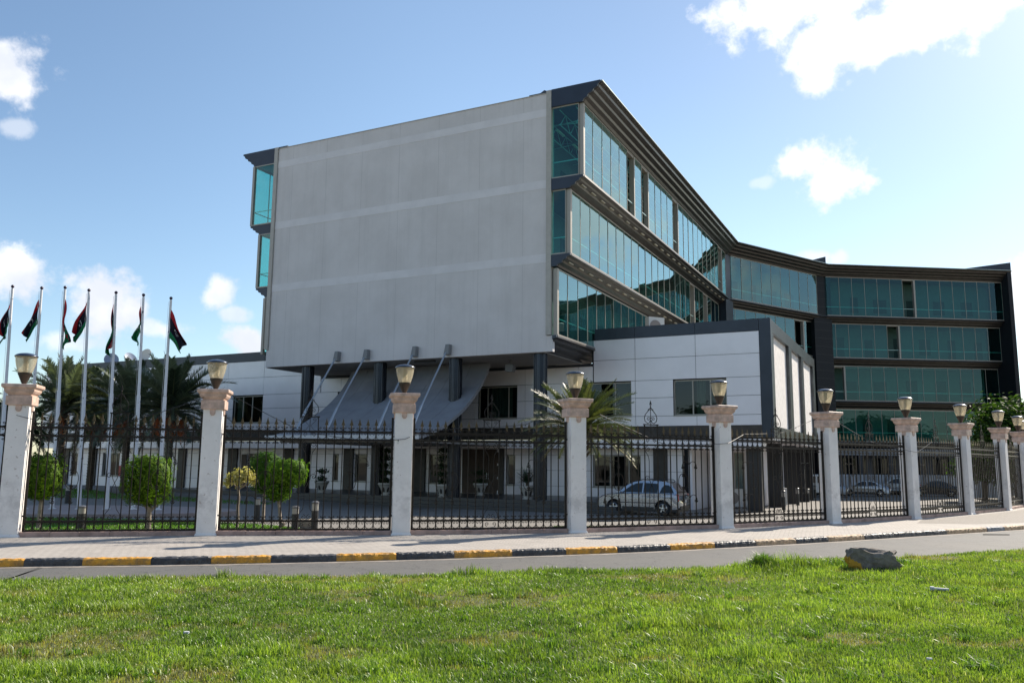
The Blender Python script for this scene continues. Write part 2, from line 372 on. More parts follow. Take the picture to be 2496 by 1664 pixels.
# road ribbon from the kerb towards the lawn
mb = MB(); n = len(KL)
def nrm(i, PL):
    a = PL[max(i-1, 0)]; b = PL[min(i+1, len(PL)-1)]; d = (b-a).normalized(); return Vector((d.y, -d.x))
vs = []
for i, p in enumerate(KL):
    q = nrm(i, KL)
    for k in (-.3, 7.6): vs.append((p.x+q.x*k, p.y+q.y*k, -.15))
mb.add(vs, [(2*i, 2*i+1, 2*i+3, 2*i+2) for i in range(n-1)])
tag(mb.build('road', ROAD), kind='structure')
# gutter line of pale dust along the kerb
mb = MB(); vs = []
for i, p in enumerate(KL):
    q = nrm(i, KL); j = .05*math.sin(i*1.7)
    for k in (.10, .42+j): vs.append((p.x+q.x*k, p.y+q.y*k, -.146))
mb.add(vs, [(2*i, 2*i+1, 2*i+3, 2*i+2) for i in range(n-1)])
tag(mb.build('road_gutter', mat('gutter_concrete', (.27, .24, .21), .85, var=.25, vscale=6.)), kind='structure')
# kerb: painted stones, rounded and chipped
BX = [(-60, 1318), (60, 1264), (195, 1264), (350, 1264), (487, 1262), (623, 1260), (772, 1258), (908, 1256), (1040, 1255), (1172, 1254), (1295, 1253), (1412, 1252), (1532, 1248), (1634, 1244), (1729, 1240), (1820, 1236), (1893, 1231), (1976, 1226), (2044, 1220), (2109, 1216), (2165, 1212), (2214, 1208), (2258, 1204), (2298, 1200), (2345, 1196)]
ks = [0.]
for i in range(1, n): ks.append(ks[-1]+(KL[i]-KL[i-1]).length)
def kerb_s(px):   # arc length where the ray column px (display px) crosses the kerb line
    t = math.tan
    best = None
    for i in range(n-1):
        def side(p):
            c = Vector((p.x, p.y, -H)); X = Vector((c.x, c.y*_cp+c.z*_sp, -c.y*_sp+c.z*_cp))
            return 1248+F*(X.x*_cr+X.z*_sr)/X.y-px
        if KL[i].y < 3: continue
        a, b = side(KL[i]), side(KL[i+1])
        if a <= 0 < b: return ks[i]+(ks[i+1]-ks[i])*(-a)/(b-a)
    return None
bounds = [kerb_s(b[0]*1.06122) for b in BX[1:]]
cols = []
s0 = bounds[0]; ex = [s0-1.45*k for k in range(14, 0, -1)]; exr = [bounds[-1]+.95*(k+1) for k in range(30)]
allb = ex+bounds+exr
first = 1 if len(ex) % 2 == 0 else 0
mb = MB(); PROF = [(.0, -.2), (.16, -.2), (.155, -.06), (.14, -.015), (.10, .008), (.0, .012), (-.02, .0)]
def kpt(s):
    for i in range(n-1):
        if ks[i+1] >= s:
            t = (s-ks[i])/(ks[i+1]-ks[i]); p = KL[i].lerp(KL[i+1], t); q = nrm(i, KL).lerp(nrm(i+1, KL), t).normalized(); return p, q
    return KL[-1], nrm(n-1, KL)
rng = random.Random(3)
for si in range(len(allb)-1):
    a, b = allb[si], allb[si+1]
    if a < 0: continue
    k = max(3, int((b-a)/.06)); rel = si-len(ex)
    # after bounds[0]: black first, alternating
    if rel < 17: mi = 1 if rel % 2 == 0 else 0
    elif rel < 20: mi = 1 if rel in (17, 18) else 2
    else: mi = (2, 3)[rel % 2]
    if rel > 10 and mi == 0: mi = 2 if rel > 12 else 0
    vs = []
    for i in range(k+1):
        s = a+(b-a)*i/k; p, q = kpt(s); e = .012 if (i in (0, k)) else 0
        for j, (t, z) in enumerate(PROF):
            r1 = rng.uniform(-.011, .011) if 0 < j < 6 else 0; r2 = rng.uniform(-.01, .01) if 1 < j < 6 else 0
            tt = t-e+r1; vs.append((p.x+q.x*tt, p.y+q.y*tt, z-(e if j > 1 else 0)+r2))
    m_ = len(PROF); fs = [(i*m_+j, i*m_+j+1, (i+1)*m_+j+1, (i+1)*m_+j) for i in range(k) for j in range(m_-1)]
    mb.add(vs, fs, mi)
tag(mb.build('kerb', [YEL, KBL, KBG, KGR], smooth=False), kind='structure')
# pavement between kerb and fence
P = [(p.x-nrm(i, KL).x*-.005, p.y) for i, p in enumerate(KL)]
back = [(-45, 13), (-30, 18.2)]+[(p.x-.3, p.y+.6) for p in FE]+[(42, 70)]
mbp = MB()
mbp.add([(p[0], p[1], 0.) for p in [(q.x, q.y) for q in KL]+[(x, y) for x, y in reversed(back)]], [tuple(range(len(KL)+len(back)))])
o = mbp.build('pavement', PAVE, recalc=False)
if o.data.polygons[0].normal.z < 0: o.data.flip_normals()
tag(o, kind='structure')
# coarse pebbled stretch of pavement on the right
tag(sheet('pavement_patch', [(16.6, 34.1), (15.5, 32.2), (17.6, 31.9), (20.2, 33.1), (24, 35.6), (30, 40), (38, 47.5), (44, 55), (36, 56), (31.7, 51), (28.7, 46.3), (25.1, 42.0), (20.9, 37.9)], .004,
    mat('pebble_paving', (.25, .225, .20), .85, var=.35, vscale=20., bump=.8, bscale=30)), kind='structure')
# compound ground: a gently falling sheet behind the fence
mb = MB(); nx, ny = 60, 50; vs = []
fl = smooth_line(FENCE, 6)
def fence_y(x):
    if x <= fl[0].x: return fl[0].y+(x-fl[0].x)*.32
    for i in range(len(fl)-1):
        if fl[i].x <= x <= fl[i+1].x: return fl[i].y+(fl[i+1].y-fl[i].y)*(x-fl[i].x)/(fl[i+1].x-fl[i].x+1e-9)
    return fl[-1].y+(x-fl[-1].x)*2.5
for j in range(ny+1):
    for i in range(nx+1):
        x = -75+150*i/nx; f0 = min(fence_y(x), 110)+.1; y = f0+(125-f0)*(j/ny)**1.3
        vs.append((x, y, gz(x, y)))
mb.add(vs, [(j*(nx+1)+i, j*(nx+1)+i+1, (j+1)*(nx+1)+i+1, (j+1)*(nx+1)+i) for j in range(ny) for i in range(nx)])
tag(mb.build('compound_ground', COMP, recalc=False), kind='structure')
# raised plaza of the flagpoles
mb = MB(); pl = []
for k in range(28):
    a = 2*math.pi*k/28; pl.append((-18.2+6.6*math.cos(a), 35.6+3.3*math.sin(a)))
mb.poly(pl, 'z', -.4, .02)
mb2 = MB()
tag(mb.build('plaza', PLAZA), kind='structure')

# lawn sheet in front (with a low bank on the right)
LE = [(-45, 3), (-30, 8.5), (-20, 12.2), (-14, 14.3), (-9.39, 15.74), (-7.19, 16.15), (-4.82, 16.55), (-1.5, 17.2), (2.13, 18.1), (5.02, 18.9), (8.44, 20.6), (10.9, 21.7), (13.25, 22.6), (14.83, 23.2), (19, 25.3), (26, 31), (36, 38.5)]
LEs = smooth_line(LE, 6)
def lawn_edge(x):
    for i in range(len(LEs)-1):
        if LEs[i].x <= x <= LEs[i+1].x: return LEs[i].y+(LEs[i+1].y-LEs[i].y)*(x-LEs[i].x)/(LEs[i+1].x-LEs[i].x+1e-9)
    return -50
def sst(t): t = clamp(t); return t*t*(3-2*t)
def lz(x, y):
    e = lawn_edge(x)-y
    z = -.10+.025*math.sin(x*.9+y*.4)+.02*math.sin(y*1.7-x*.5)
    bank = 16.3+.12*(x-5)+.25*math.sin(x*1.3)
    z += sst((x-5.5)/3.5)*(.02*sst((y-bank)/.6)-.02*math.exp(-((y-bank+.25)/.55)**2))
    z += .05*math.exp(-((x-5.6)**2+(y-18.2)**2)/.5)
    return z*sst(e/.25) + -.165*(1-sst(e/.25)) if e < .25 else z
mb = MB(); vs = []; nx, ny = 170, 90
for j in range(ny+1):
    for i in range(nx+1):
        x = -30+60*i/nx; e = lawn_edge(x); y = e-(e+4)*(j/ny)**1.6
        vs.append((x, y, lz(x, y)))
mb.add(vs, [(j*(nx+1)+i, (j+1)*(nx+1)+i, (j+1)*(nx+1)+i+1, j*(nx+1)+i+1) for j in range(ny) for i in range(nx)])
tag(mb.build('lawn', EARTH, recalc=False, smooth=True), kind='structure')

# grass blades as one mesh
def leafmat(name, trans=.35, rough=.5, spec=.4):
    m = bpy.data.materials.new(name); m.use_nodes = True; t = m.node_tree; b = t.nodes['Principled BSDF']
    a = N(t, 'ShaderNodeVertexColor', layer_name='Col')
    b.inputs['Roughness'].default_value = rough; b.inputs['Specular IOR Level'].default_value = spec
    L(t, a.outputs[0], b.inputs['Base Color'])
    tr = N(t, 'ShaderNodeBsdfTranslucent'); mx = N(t, 'ShaderNodeMixShader', i={0: trans})
    c2 = MIXC(t, 1., a.outputs[0], (1.5, 1.6, .7), 'MULTIPLY'); L(t, c2, tr.inputs[0])
    L(t, b.outputs[0], mx.inputs[1]); L(t, tr.outputs[0], mx.inputs[2])
    L(t, mx.outputs[0], t.nodes['Material Output'].inputs[0]); return m
GRASSM = leafmat('grass_blades', .4, .42, .5)
LEAFM = leafmat('leaves', .3, .6, .12)
PALMM = leafmat('palm_leaflets', .2, .38, .5)
def vnoise(x, y, s, seed=0):
    r = np.random.RandomState(seed); G = r.rand(64, 64)
    u = (x*s) % 64; v_ = (y*s) % 64; i = np.floor(u).astype(int); j = np.floor(v_).astype(int); fu = u-i; fv = v_-j
    fu = fu*fu*(3-2*fu); fv = fv*fv*(3-2*fv); i2 = (i+1) % 64; j2 = (j+1) % 64
    return (G[i, j]*(1-fu)+G[i2, j]*fu)*(1-fv)+(G[i, j2]*(1-fu)+G[i2, j2]*fu)*fv
def blades(name, X, Y, Zb, Hh, Wd, C, seed=1, lean=.45, matr=GRASSM, Az=None):
    r = np.random.RandomState(seed); n = len(X)
    az = r.rand(n)*2*np.pi if Az is None else Az; ln = (r.rand(n)**1.2)*lean+.08
    fx, fy = np.cos(az), np.sin(az); wx, wy = -fy, fx
    cu = ln*Hh
    V = np.zeros((n, 5, 3), np.float32)
    for k, s in ((0, -1), (1, 1)):
        V[:, k, 0] = X+wx*Wd*s; V[:, k, 1] = Y+wy*Wd*s; V[:, k, 2] = Zb-.01
    for k, s in ((2, -1), (3, 1)):
        V[:, k, 0] = X+fx*cu*.35+wx*Wd*.75*s; V[:, k, 1] = Y+fy*cu*.35+wy*Wd*.75*s; V[:, k, 2] = Zb+Hh*.6
    V[:, 4, 0] = X+fx*cu*1.35; V[:, 4, 1] = Y+fy*cu*1.35; V[:, 4, 2] = Zb+Hh*(1-.25*ln)
    me = bpy.data.meshes.new(name); me.vertices.add(5*n); me.vertices.foreach_set('co', V.ravel())
    b = (np.arange(n)*5)[:, None]
    li = np.concatenate([b+np.array([0, 1, 3, 2]), b+np.array([2, 3, 4])], 1).ravel().astype(np.int32)
    me.loops.add(7*n); me.loops.foreach_set('vertex_index', li)
    me.polygons.add(2*n); st = np.empty((n, 2), np.int32); st[:, 0] = np.arange(n)*7; st[:, 1] = st[:, 0]+4
    me.polygons.foreach_set('loop_start', st.ravel())
    me.update(calc_edges=True); me.materials.append(matr)
    ca = me.color_attributes.new('Col', 'FLOAT_COLOR', 'POINT')
    cc = np.ones((n, 5, 4), np.float32); cc[:, :, :3] = C[:, None, :]
    ca.data.foreach_set('color', cc.ravel())
    o = bpy.data.objects.new(name, me); sc.collection.objects.link(o); return o
r = np.random.RandomState(11)
EX = np.array([p.x for p in LEs]); EY = np.array([p.y for p in LEs])
def lawn_sample(n, ymin, ymax, xspread):
    # uniform in perspective wedge
    y = (ymin**.6+(ymax**.6-ymin**.6)*r.rand(n))**(1/.6); x = (r.rand(n)*2-1)*(y*.66+xspread); e = np.interp(x, EX, EY)
    k = (y < e+.03) & (y > 4.5); return x[k], y[k]
def npss(t): t = np.clip(t, 0, 1); return t*t*(3-2*t)
def lznp(x, y):
    e = np.interp(x, EX, EY)-y
    z = -.10+.025*np.sin(x*.9+y*.4)+.02*np.sin(y*1.7-x*.5); bank = 16.3+.12*(x-5)+.25*np.sin(x*1.3)
    z = z+npss((x-5.5)/3.5)*(.02*npss((y-bank)/.6)-.02*np.exp(-((y-bank+.25)/.55)**2))+.05*np.exp(-((x-5.6)**2+(y-18.2)**2)/.5)
    k = npss(e/.25); return z*k-.165*(1-k)
x, y = lawn_sample(680000, 5.2, 26.5, 1.0)
n = len(x)
big = vnoise(x, y, .45, 1); mid = vnoise(x, y, 1.6, 2); fin = vnoise(x, y, 5., 3)
dry = npss((vnoise(x*.8, y*1.3, .7, 4)*.5+mid*.25+fin*.25-.555)/.16)+npss((y-21.)/4)*.5
keep = r.rand(n) > dry*.45; x, y, big, mid, fin, dry = (a[keep] for a in (x, y, big, mid, fin, dry)); n = len(x)
hh = (.024+.045*r.rand(n)**1.5)*(.65+.6*big+.5*fin)*(1-.35*np.clip(dry, 0, 1))
tuft = npss((vnoise(x, y, 1.1, 9)-.72)/.1); hh *= 1+1.1*tuft
rt = npss((x-5.0)/2.)*npss((y-15.8-.12*(x-5))/1.)*(1-npss((y-21.5)/2.)); hh *= 1+.2*rt
cl = np.exp(-((x-5.6)**2+(y-18.2)**2)/.45); hh *= 1+2.2*cl
edge = npss((.45-(np.interp(x, EX, EY)-y))/.45); hh *= 1+np.where(x > 8.5, .1, .8)*edge
g = r.rand(n)[:, None]; base = np.array([.085, .150, .022])*(1-g)+np.array([.235, .315, .055])*g; sh = (.7+.6*vnoise(x, y, 2.6, 12))[:, None]; base = base*sh*1.18
yel = np.array([.24, .30, .055]); k = (npss((mid-.5)/.3)*.35)[:, None]; base = base*(1-k)+yel*k
dk = (npss((.45-big)/.25)*.45)[:, None]; base = base*(1-dk)+np.array([.035, .10, .014])*dk
straw = np.where((r.rand(n) < .5)[:, None], np.array([.36, .29, .14]), np.array([.22, .13, .06])); kk = np.clip(dry*(.3+.7*r.rand(n)), 0, 1)[:, None]*.8; base = base*(1-kk)+straw*kk
rs = (r.rand(n) < .015)[:, None]; base = np.where(rs, np.array([.5, .5, .3]), base)
tag(blades('grass', x, y, lznp(x, y), hh, .003+.0028*r.rand(n)+.00016*y, base.astype(np.float32)), kind='stuff')
# coarser weeds scattered through the lawn
r = np.random.RandomState(77); tx, ty = lawn_sample(520, 6., 20., .5)
nb_ = 46; X = np.repeat(tx, nb_)+r.normal(0, .055, len(tx)*nb_)*np.repeat(.5+1.3*r.rand(len(tx)), nb_); Y = np.repeat(ty, nb_)+r.normal(0, .05, len(tx)*nb_); n = len(X)
hs = np.repeat(.07+.07*r.rand(len(tx))**2, nb_)*(.5+.8*r.rand(n)); g = r.rand(n)[:, None]; tc_ = np.repeat(r.rand(len(tx)), nb_)[:, None]
c = (np.array([.06, .15, .015])*(1-g)+np.array([.20, .33, .035])*g)*(1-tc_*.35)+np.array([.22, .28, .06])*tc_*.35
tag(blades('grass', X, Y, lznp(X, Y), hs, .005+.004*r.rand(n), c.astype(np.float32), 78, lean=1.0), kind='stuff')
# tall tuft at the verge and rank grass from it to the broken kerb stone
X = np.concatenate([5.45+r.normal(0, .17, 900), 6.0+3.0*r.rand(2200), 8.5+5*r.rand(1800)]); Y = np.concatenate([18.35+r.normal(0, .15, 900), 18.6+.42*(3.0*r.rand(2200))*0+r.normal(0, .3, 2200), 17.6+r.normal(0, .35, 1800)]); n = len(X)
Y[900:3100] += (X[900:3100]-6.)*.22
hs = np.concatenate([.30*np.exp(-((X[:900]-5.45)/.25)**2)+.08, .13+.08*r.rand(2200), .06+.06*r.rand(1800)])*(.5+.6*r.rand(n)); g = r.rand(n)[:, None]
c = np.array([.035, .10, .012])*(1-g)+np.array([.15, .26, .03])*g
tag(blades('grass', X, Y, lznp(X, Y), hs, .006+.004*r.rand(n), c.astype(np.float32), 79, lean=.8), kind='stuff')
# grass on the far side of the fence, small beds
def bedgrass(name, poly, dens, h, seed):
    r2 = np.random.RandomState(seed); P = np.array(poly); x0, y0 = P.min(0); x1, y1 = P.max(0); n = int((x1-x0)*(y1-y0)*dens)
    x = x0+(x1-x0)*r2.rand(n); y = y0+(y1-y0)*r2.rand(n); ins = np.zeros(n, bool); j = len(P)-1
    for i in range(len(P)):
        c = ((P[i, 1] > y) != (P[j, 1] > y)) & (x < (P[j, 0]-P[i, 0])*(y-P[i, 1])/(P[j, 1]-P[i, 1]+1e-12)+P[i, 0]); ins ^= c; j = i
    x, y = x[ins], y[ins]; n = len(x); z = np.array([gz(a, b) for a, b in zip(x, y)])
    sheetz = max(z)+.01
    g = r2.rand(n)[:, None]; c = np.array([.05, .13, .016])*(1-g)+np.array([.12, .24, .03])*g
    o = blades(name, x, y, z, h*(.5+r2.rand(n)), .012+.006*r2.rand(n), c.astype(np.float32), seed)
    return tag(o, kind='stuff')
bedgrass('grass', [(-26, 22), (-18, 23.2), (-13.4, 24.0), (-8.6, 25.0), (-6.9, 25.3), (-6.8, 27.4), (-8.6, 29.3), (-12, 31.0), (-17, 31.4), (-26, 30)], 420, .06, 5)
bedgrass('grass', [(1.1, 27.3), (2.3, 27.6), (4.6, 28.7), (4.2, 30.3), (1.6, 30.3)], 700, .06, 6)
bedgrass('grass', [(-46, 50), (-24, 47), (-13, 44.5), (-13, 46.6), (-24, 52), (-30, 60), (-46, 68)], 60, .09, 8)
# ============================================================ OFFICE BUILDING
AZ = R(-26.6)
BO = (2.0, 44.0, 0.)
ob = empty('office_building', BO, AZ)
tag(ob, 'dark office building with blank grey end wall and stepped green glass galleries', 'building')
cb, sb = math.cos(AZ), math.sin(AZ)
def loc2w(x, y, z=0.): return Vector((BO[0]+x*cb-y*sb, BO[1]+x*sb+y*cb, z))
def w2loc(x, y): dx, dy = x-BO[0], y-BO[1]; return dx*cb+dy*sb, -dx*sb+dy*cb
def offpath(pts, off):
    P = [Vector(p) for p in pts]; o = []
    for i, p in enumerate(P):
        ds = []
        if i > 0: ds.append((p-P[i-1]).normalized())
        if i < len(P)-1: ds.append((P[i+1]-p).normalized())
        ns = [Vector((d.y, -d.x)) for d in ds]
        if len(ns) == 1: o.append(p+ns[0]*off)
        else:
            m = (ns[0]+ns[1]).normalized(); o.append(p+m*(off/m.dot(ns[0])))
    return o
QR = [(2.92, .40), (2.85, 37.4), (9.6, 50.1), (26.9, 61.1)]
BASE = offpath(QR, -2.9)
def sweep(mb, path, prof, mi=0):
    """closed profile (offset, z) swept along the mitred plan path"""
    cols_ = [offpath(path, o) for o, z in prof]; n, m = len(path), len(prof); vs = []
    for i in range(n):
        for j, (o, z) in enumerate(prof): q = cols_[j][i]; vs.append((q.x, q.y, z))
    fs = [(i*m+j, i*m+(j+1) % m, (i+1)*m+(j+1) % m, (i+1)*m+j) for i in range(n-1) for j in range(m)]
    fs += [tuple(range(m)), tuple((n-1)*m+j for j in reversed(range(m)))]
    mb.add(vs, fs, mi)
GL = {3: (17.78, 21.95, 1.78), 2: (13.45, 17.1, 1.0), 1: (9.0, 12.7, .22), 0: (4.75, 8.15, -.5)}
ROOFP = [(2.9, 23.0), (2.95, 22.93), (2.78, 22.80), (2.74, 22.68), (2.5, 22.56), (2.45, 22.44), (2.2, 22.33), (2.14, 22.2), (1.95, 22.1), (1.86, 21.95), (-1.5, 21.95), (-1.5, 23.0)]
def midprof(g, zt, inner=-1.5):
    return [(g+.10, zt), (g+.12, zt-.1), (g-.08, zt-.17), (g-.12, zt-.27), (g-.34, zt-.36), (g-.38, zt-.47), (g-.62, zt-.55), (g-.7, zt-.65), (inner, zt-.65), (inner, zt)]
WINGP = BASE[:2]
mb = MB(); sweep(mb, BASE, ROOFP); mb.build('roof_cornice', CORN, ob)
mb = MB(); sweep(mb, BASE, midprof(1.78, 17.75)); mb.build('cornice', CORN, ob)
mb = MB(); sweep(mb, BASE, midprof(1.0, 13.42)); mb.build('cornice', CORN, ob)
mb = MB(); sweep(mb, [BASE[0], (0, 7.5)], [(.3, 8.97), (.32, 8.86), (.12, 8.78), (.08, 8.66), (-.15, 8.56), (-.2, 8.42), (-.45, 8.3), (-.55, 8.12), (-2.5, 8.12), (-2.5, 8.97)]); mb.build('cornice', CORN, ob)
for g_, zt in ((1.78, 17.75), (1.0, 13.42)):  # small beige boxes along the cornice undersides, one per pane
    for k in range(24):
        y_ = .9+k*1.53; mb = MB(); mb.box(g_-.30, g_-.20, y_, y_+.62, zt-.375, zt-.325); mb.build('beige_strip', mat('beige_strip_paint', (.55, .50, .38), .5), ob)
mb = MB(); sweep(mb, BASE[1:], midprof(.22, 8.97)); sweep(mb, BASE[1:], midprof(-.5, 4.72)); mb.build('cornice', CORN, ob)
# navy end plates of the cornices, 3 mm proud of the wall plane
def endplate(prof, x0=0.):
    mb = MB(); pts = [(x0+max(o, -.01), z) for o, z in prof if o > -1]; zlo = min(p[1] for p in prof); pts = [p for p in pts if p[0] > x0-.005]+[(x0-.01, zlo), (x0-.01, max(p[1] for p in prof))]
    pts = [p for p in pts]; mb.poly(pts, 'y', .24, .42); mb.build('cornice_end_plate', NAVY, ob)
endplate(ROOFP); endplate(midprof(1.78, 17.75)); endplate(midprof(1.0, 13.42))
mb = MB(); mb.poly([(.3, 8.97), (.32, 8.86), (.12, 8.78), (.08, 8.74), (.055, 8.74), (.055, 8.97)], 'y', .24, .42); mb.build('cornice_end_plate', NAVY, ob)
# left mirror cornices
XL = -20.35
def mir(prof): return [(-o+XL, z) for o, z in prof]
for pr in (ROOFP, midprof(1.78, 17.75), midprof(1.0, 13.42)):
    pp = [(x, z) for x, z in mir(pr)]
    pp = [(x, z) if x < XL+1 else (XL+1, z) for x, z in pp]
    mb = MB(); mb.poly(pp, 'y', .33, 37); mb.build('cornice', NAVY, ob)
# roof flashing line, the edge's green-white highlight put into its colour
mb = MB(); sweep(mb, BASE, [(2.93, 23.0), (2.97, 23.0), (2.97, 23.05), (2.6, 23.06), (2.6, 23.0)]); mb.build('roof_flashing', ROOFL, ob)
# roof, floor slabs and inner wall of the wing
mb = MB(); mb.box(XL+1.0, -1.0, .62, 37, 22.0, 22.9); mb.build('roof_slab', DARKIN, ob)
mb = MB()
for zt in (17.75, 13.42): mb.box(XL+1, -1.5, .62, 37, zt-.62, zt-.01)
mb.box(XL+.3, -2.52, .62, 37, 8.14, 8.95)
mb.build('floor_slab', SOFF, ob)
mb = MB(); mb.box(XL+.05, -2.5, .5, 37, 8.08, 8.13); mb.box(-2.5, -.5, .5, 6.0, 8.08, 8.115); mb.build('soffit', SOFF, ob)
mb = MB()
for z0, z1 in ((8.97, 12.8), (13.42, 17.1), (17.75, 21.95)):
    mb.box(-1.75, -1.6, .62, 37, z0, z1)
    mb.box(-19.3, -19.1, .62, 37, z0, z1)
for k in range(12):
    for z0, z1 in ((8.97, 12.8), (13.42, 17.1), (17.75, 21.95)):
        mb.box(-1.62, -1.57, 2.2+3.06*k, 3.4+3.06*k, z0+.9, z0+2.4, 1)
mb.build('inner_wall', [INW, DARKIN], ob)
# roof trusses seen through the end pane, and lamp battens
mb = MB(); z0, z1 = 21.05, 21.9
for xx in (-.9, .3, 1.3):
    mb.tube([(xx, .7, z0), (xx, 36, z0)], .035, 5); mb.tube([(xx, .7, z1), (xx, 36, z1)], .035, 5)
    for k in range(24):
        y = .8+k*1.45; mb.tube([(xx, y, z0), (xx, y+.72, z1)], .025, 4); mb.tube([(xx, y+.72, z1), (xx, y+1.45, z0)], .025, 4)
for k in range(12): mb.tube([(-1.5, 1+k*3, z0), (1.5, 1+k*3+1.4, z1)], .03, 4); mb.tube([(1.5, 1+k*3, z0), (-1.5, 1+k*3+1.4, z1)], .03, 4)
mb.build('roof_truss', mat('truss_paint', (.35, .5, .5), .5), ob)
for k in range(14): mb = MB(); mb.box(-.15, 0., 1.2+k*2.4, 2.2+k*2.4, 20.93, 21.0); mb.build('light_batten', mat('batten', (.75, .7, .6), .5), ob)

# glazing
prg = random.Random(5)
def bay(path, off, z0, z1, step, opened=(), trim0=0., trim1=0., posts=True, name='glass_gallery', framew=.05, endpost=True, label=None):
    a, b = path; A = Vector(a); B = Vector(b); d = (B-A); Ln = d.length; d.normalize(); nrm_ = Vector((d.y, -d.x))
    fr = MB(); n = max(1, round((Ln-trim0-trim1)/step)); st = (Ln-trim0-trim1)/n; rail = z0+.95
    def P(s, o, z): q = A+d*s+nrm_*o; return (q.x, q.y, z)
    def bx(s0, s1, o0, o1, za, zb, mi=0):
        V = [P(s0, o0, za), P(s1, o0, za), P(s1, o1, za), P(s0, o1, za), P(s0, o0, zb), P(s1, o0, zb), P(s1, o1, zb), P(s0, o1, zb)]
        fr.add(V, [(3, 2, 1, 0), (4, 5, 6, 7), (0, 1, 5, 4), (1, 2, 6, 5), (2, 3, 7, 6), (3, 0, 4, 7)], mi)
    bx(trim0, Ln-trim1, -.06, .07, z0-.03, z0+.05); bx(trim0, Ln-trim1, -.05, .03, z1-.07, z1)
    bx(trim0, Ln-trim1, -.10, -.06, rail-.025, rail+.025, 1)
    if endpost: bx(trim0-.02, trim0+.2, -.2, .05, z0, z1)
    for i in range(1, n+1):
        s = trim0+i*st; bx(s-.018, s+.018, -.04, .022, z0, z1)
    for i in opened: s = trim0+(i+1)*st; bx(s-.16, s+.02, -.3, .03, z0, z1); bx(trim0+i*st, s, -.3, .0, z1-.15, z1-.05)
    root = fr.build(name, [BEIGE, MATS.get('rail_teal') or mat('rail_teal', (.35, .5, .48), .4, .3)], ob)
    if label: root['label'] = label
    for i in range(n):
        if i in opened: continue
        s0 = trim0+i*st+.012; s1 = s0+st-.024; t1, t2 = prg.uniform(-.006, .006), prg.uniform(-.006, .006)
        m = MB(); V = [P(s0, -.012+t1, z0+.03), P(s1, -.012-t1, z0+.03), P(s1, .0-t1, z0+.03), P(s0, .0+t1, z0+.03), P(s0, -.012+t1+t2, z1-.05), P(s1, -.012-t1+t2, z1-.05), P(s1, .0-t1+t2, z1-.05), P(s0, .0+t1+t2, z1-.05)]
        m.add(V, [(3, 2, 1, 0), (4, 5, 6, 7), (0, 1, 5, 4), (1, 2, 6, 5), (2, 3, 7, 6), (3, 0, 4, 7)]); m.build('glass_pane', G_TEAL, root)
    return root
def seg(off, i, t0=0., t1=0.):
    p = offpath(BASE, off); return p[i], p[i+1]
OP = {3: {0: (5, 7, 12, 22), 1: (), 2: (6,)}, 2: {0: (17, 20), 1: (7,), 2: (5,)}, 1: {0: (), 1: (), 2: (1,)}, 0: {1: (), 2: ()}}
for k in (3, 2, 1, 0):
    z0, z1, g = GL[k]
    for i in (0, 1, 2):
        if k == 0 and i == 0: continue
        p = seg(g, i)
        bay(p, 0, z0, z1, 1.53 if i < 2 else 1.47, OP[k][i], 0.04 if i == 0 else .5, .9 if i < 2 else .45, endpost=(i == 0))
# end panes of the right galleries, and both faces of the left ones
for k, (x1) in ((3, 1.78), (2, 1.0), (1, .22)):
    z0, z1, g = GL[k]
    if k > 1: bay(((0.02, .36), (x1-.2, .36)), 0, z0, z1, 3, (), 0, 0, endpost=False)
    z1b = (21.95, 17.1, 12.7)[3-k]
    g2 = (1.85, 1.05, .3)[3-k]
    bay(((XL-g2, 37), (XL-g2, .34)), 0, z0, z1b, 1.53, (), 0, 0, endpost=False)
    if k > 1: bay(((XL-g2+.08, .36), (XL-.02, .36)), 0, z0, z1b, 3, (), 0, 0, endpost=False)
    mb = MB(); mb.box(XL-g2-.08, XL-g2+.1, .3, .5, z0, z1b); mb.build('corner_post', BEIGE, ob)
mb = MB(); mb.box(XL-.32, XL-.05, .35, .6, 9.3, 12.9); mb.build('corner_post', BEIGE, ob)
# back wall that joins the galleries at mid depth on segments two and three
def longwall(name, off, z0, z1, th, m, segs, parent=ob):
    mb = MB()
    for i in segs:
        pa = offpath(BASE, off); mb.obox(pa[i], pa[i+1], -th, 0, z0, z1)
    return mb.build(name, m, parent)
for k in (3, 2, 1, 0):
    z0, z1, g = GL[k]
    longwall('inner_wall', g-2.3, z0, z1+.05, .2, INW, (1, 2))
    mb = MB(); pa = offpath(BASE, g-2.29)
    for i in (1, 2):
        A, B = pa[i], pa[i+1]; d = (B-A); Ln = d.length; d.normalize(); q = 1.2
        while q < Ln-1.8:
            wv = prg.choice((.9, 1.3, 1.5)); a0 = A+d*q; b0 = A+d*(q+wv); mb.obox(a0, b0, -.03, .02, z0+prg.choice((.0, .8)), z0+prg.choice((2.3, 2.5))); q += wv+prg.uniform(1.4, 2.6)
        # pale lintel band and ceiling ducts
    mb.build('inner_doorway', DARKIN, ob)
longwall('roof_slab', -1.5, 22.0, 22.95, 9, DARKIN, (1, 2))
for zt in (17.75, 13.42, 8.97, 4.72): longwall('floor_slab', -.6 if zt > 6 else -1.6, zt-.6, zt-.02, 7, SOFF, (1, 2))
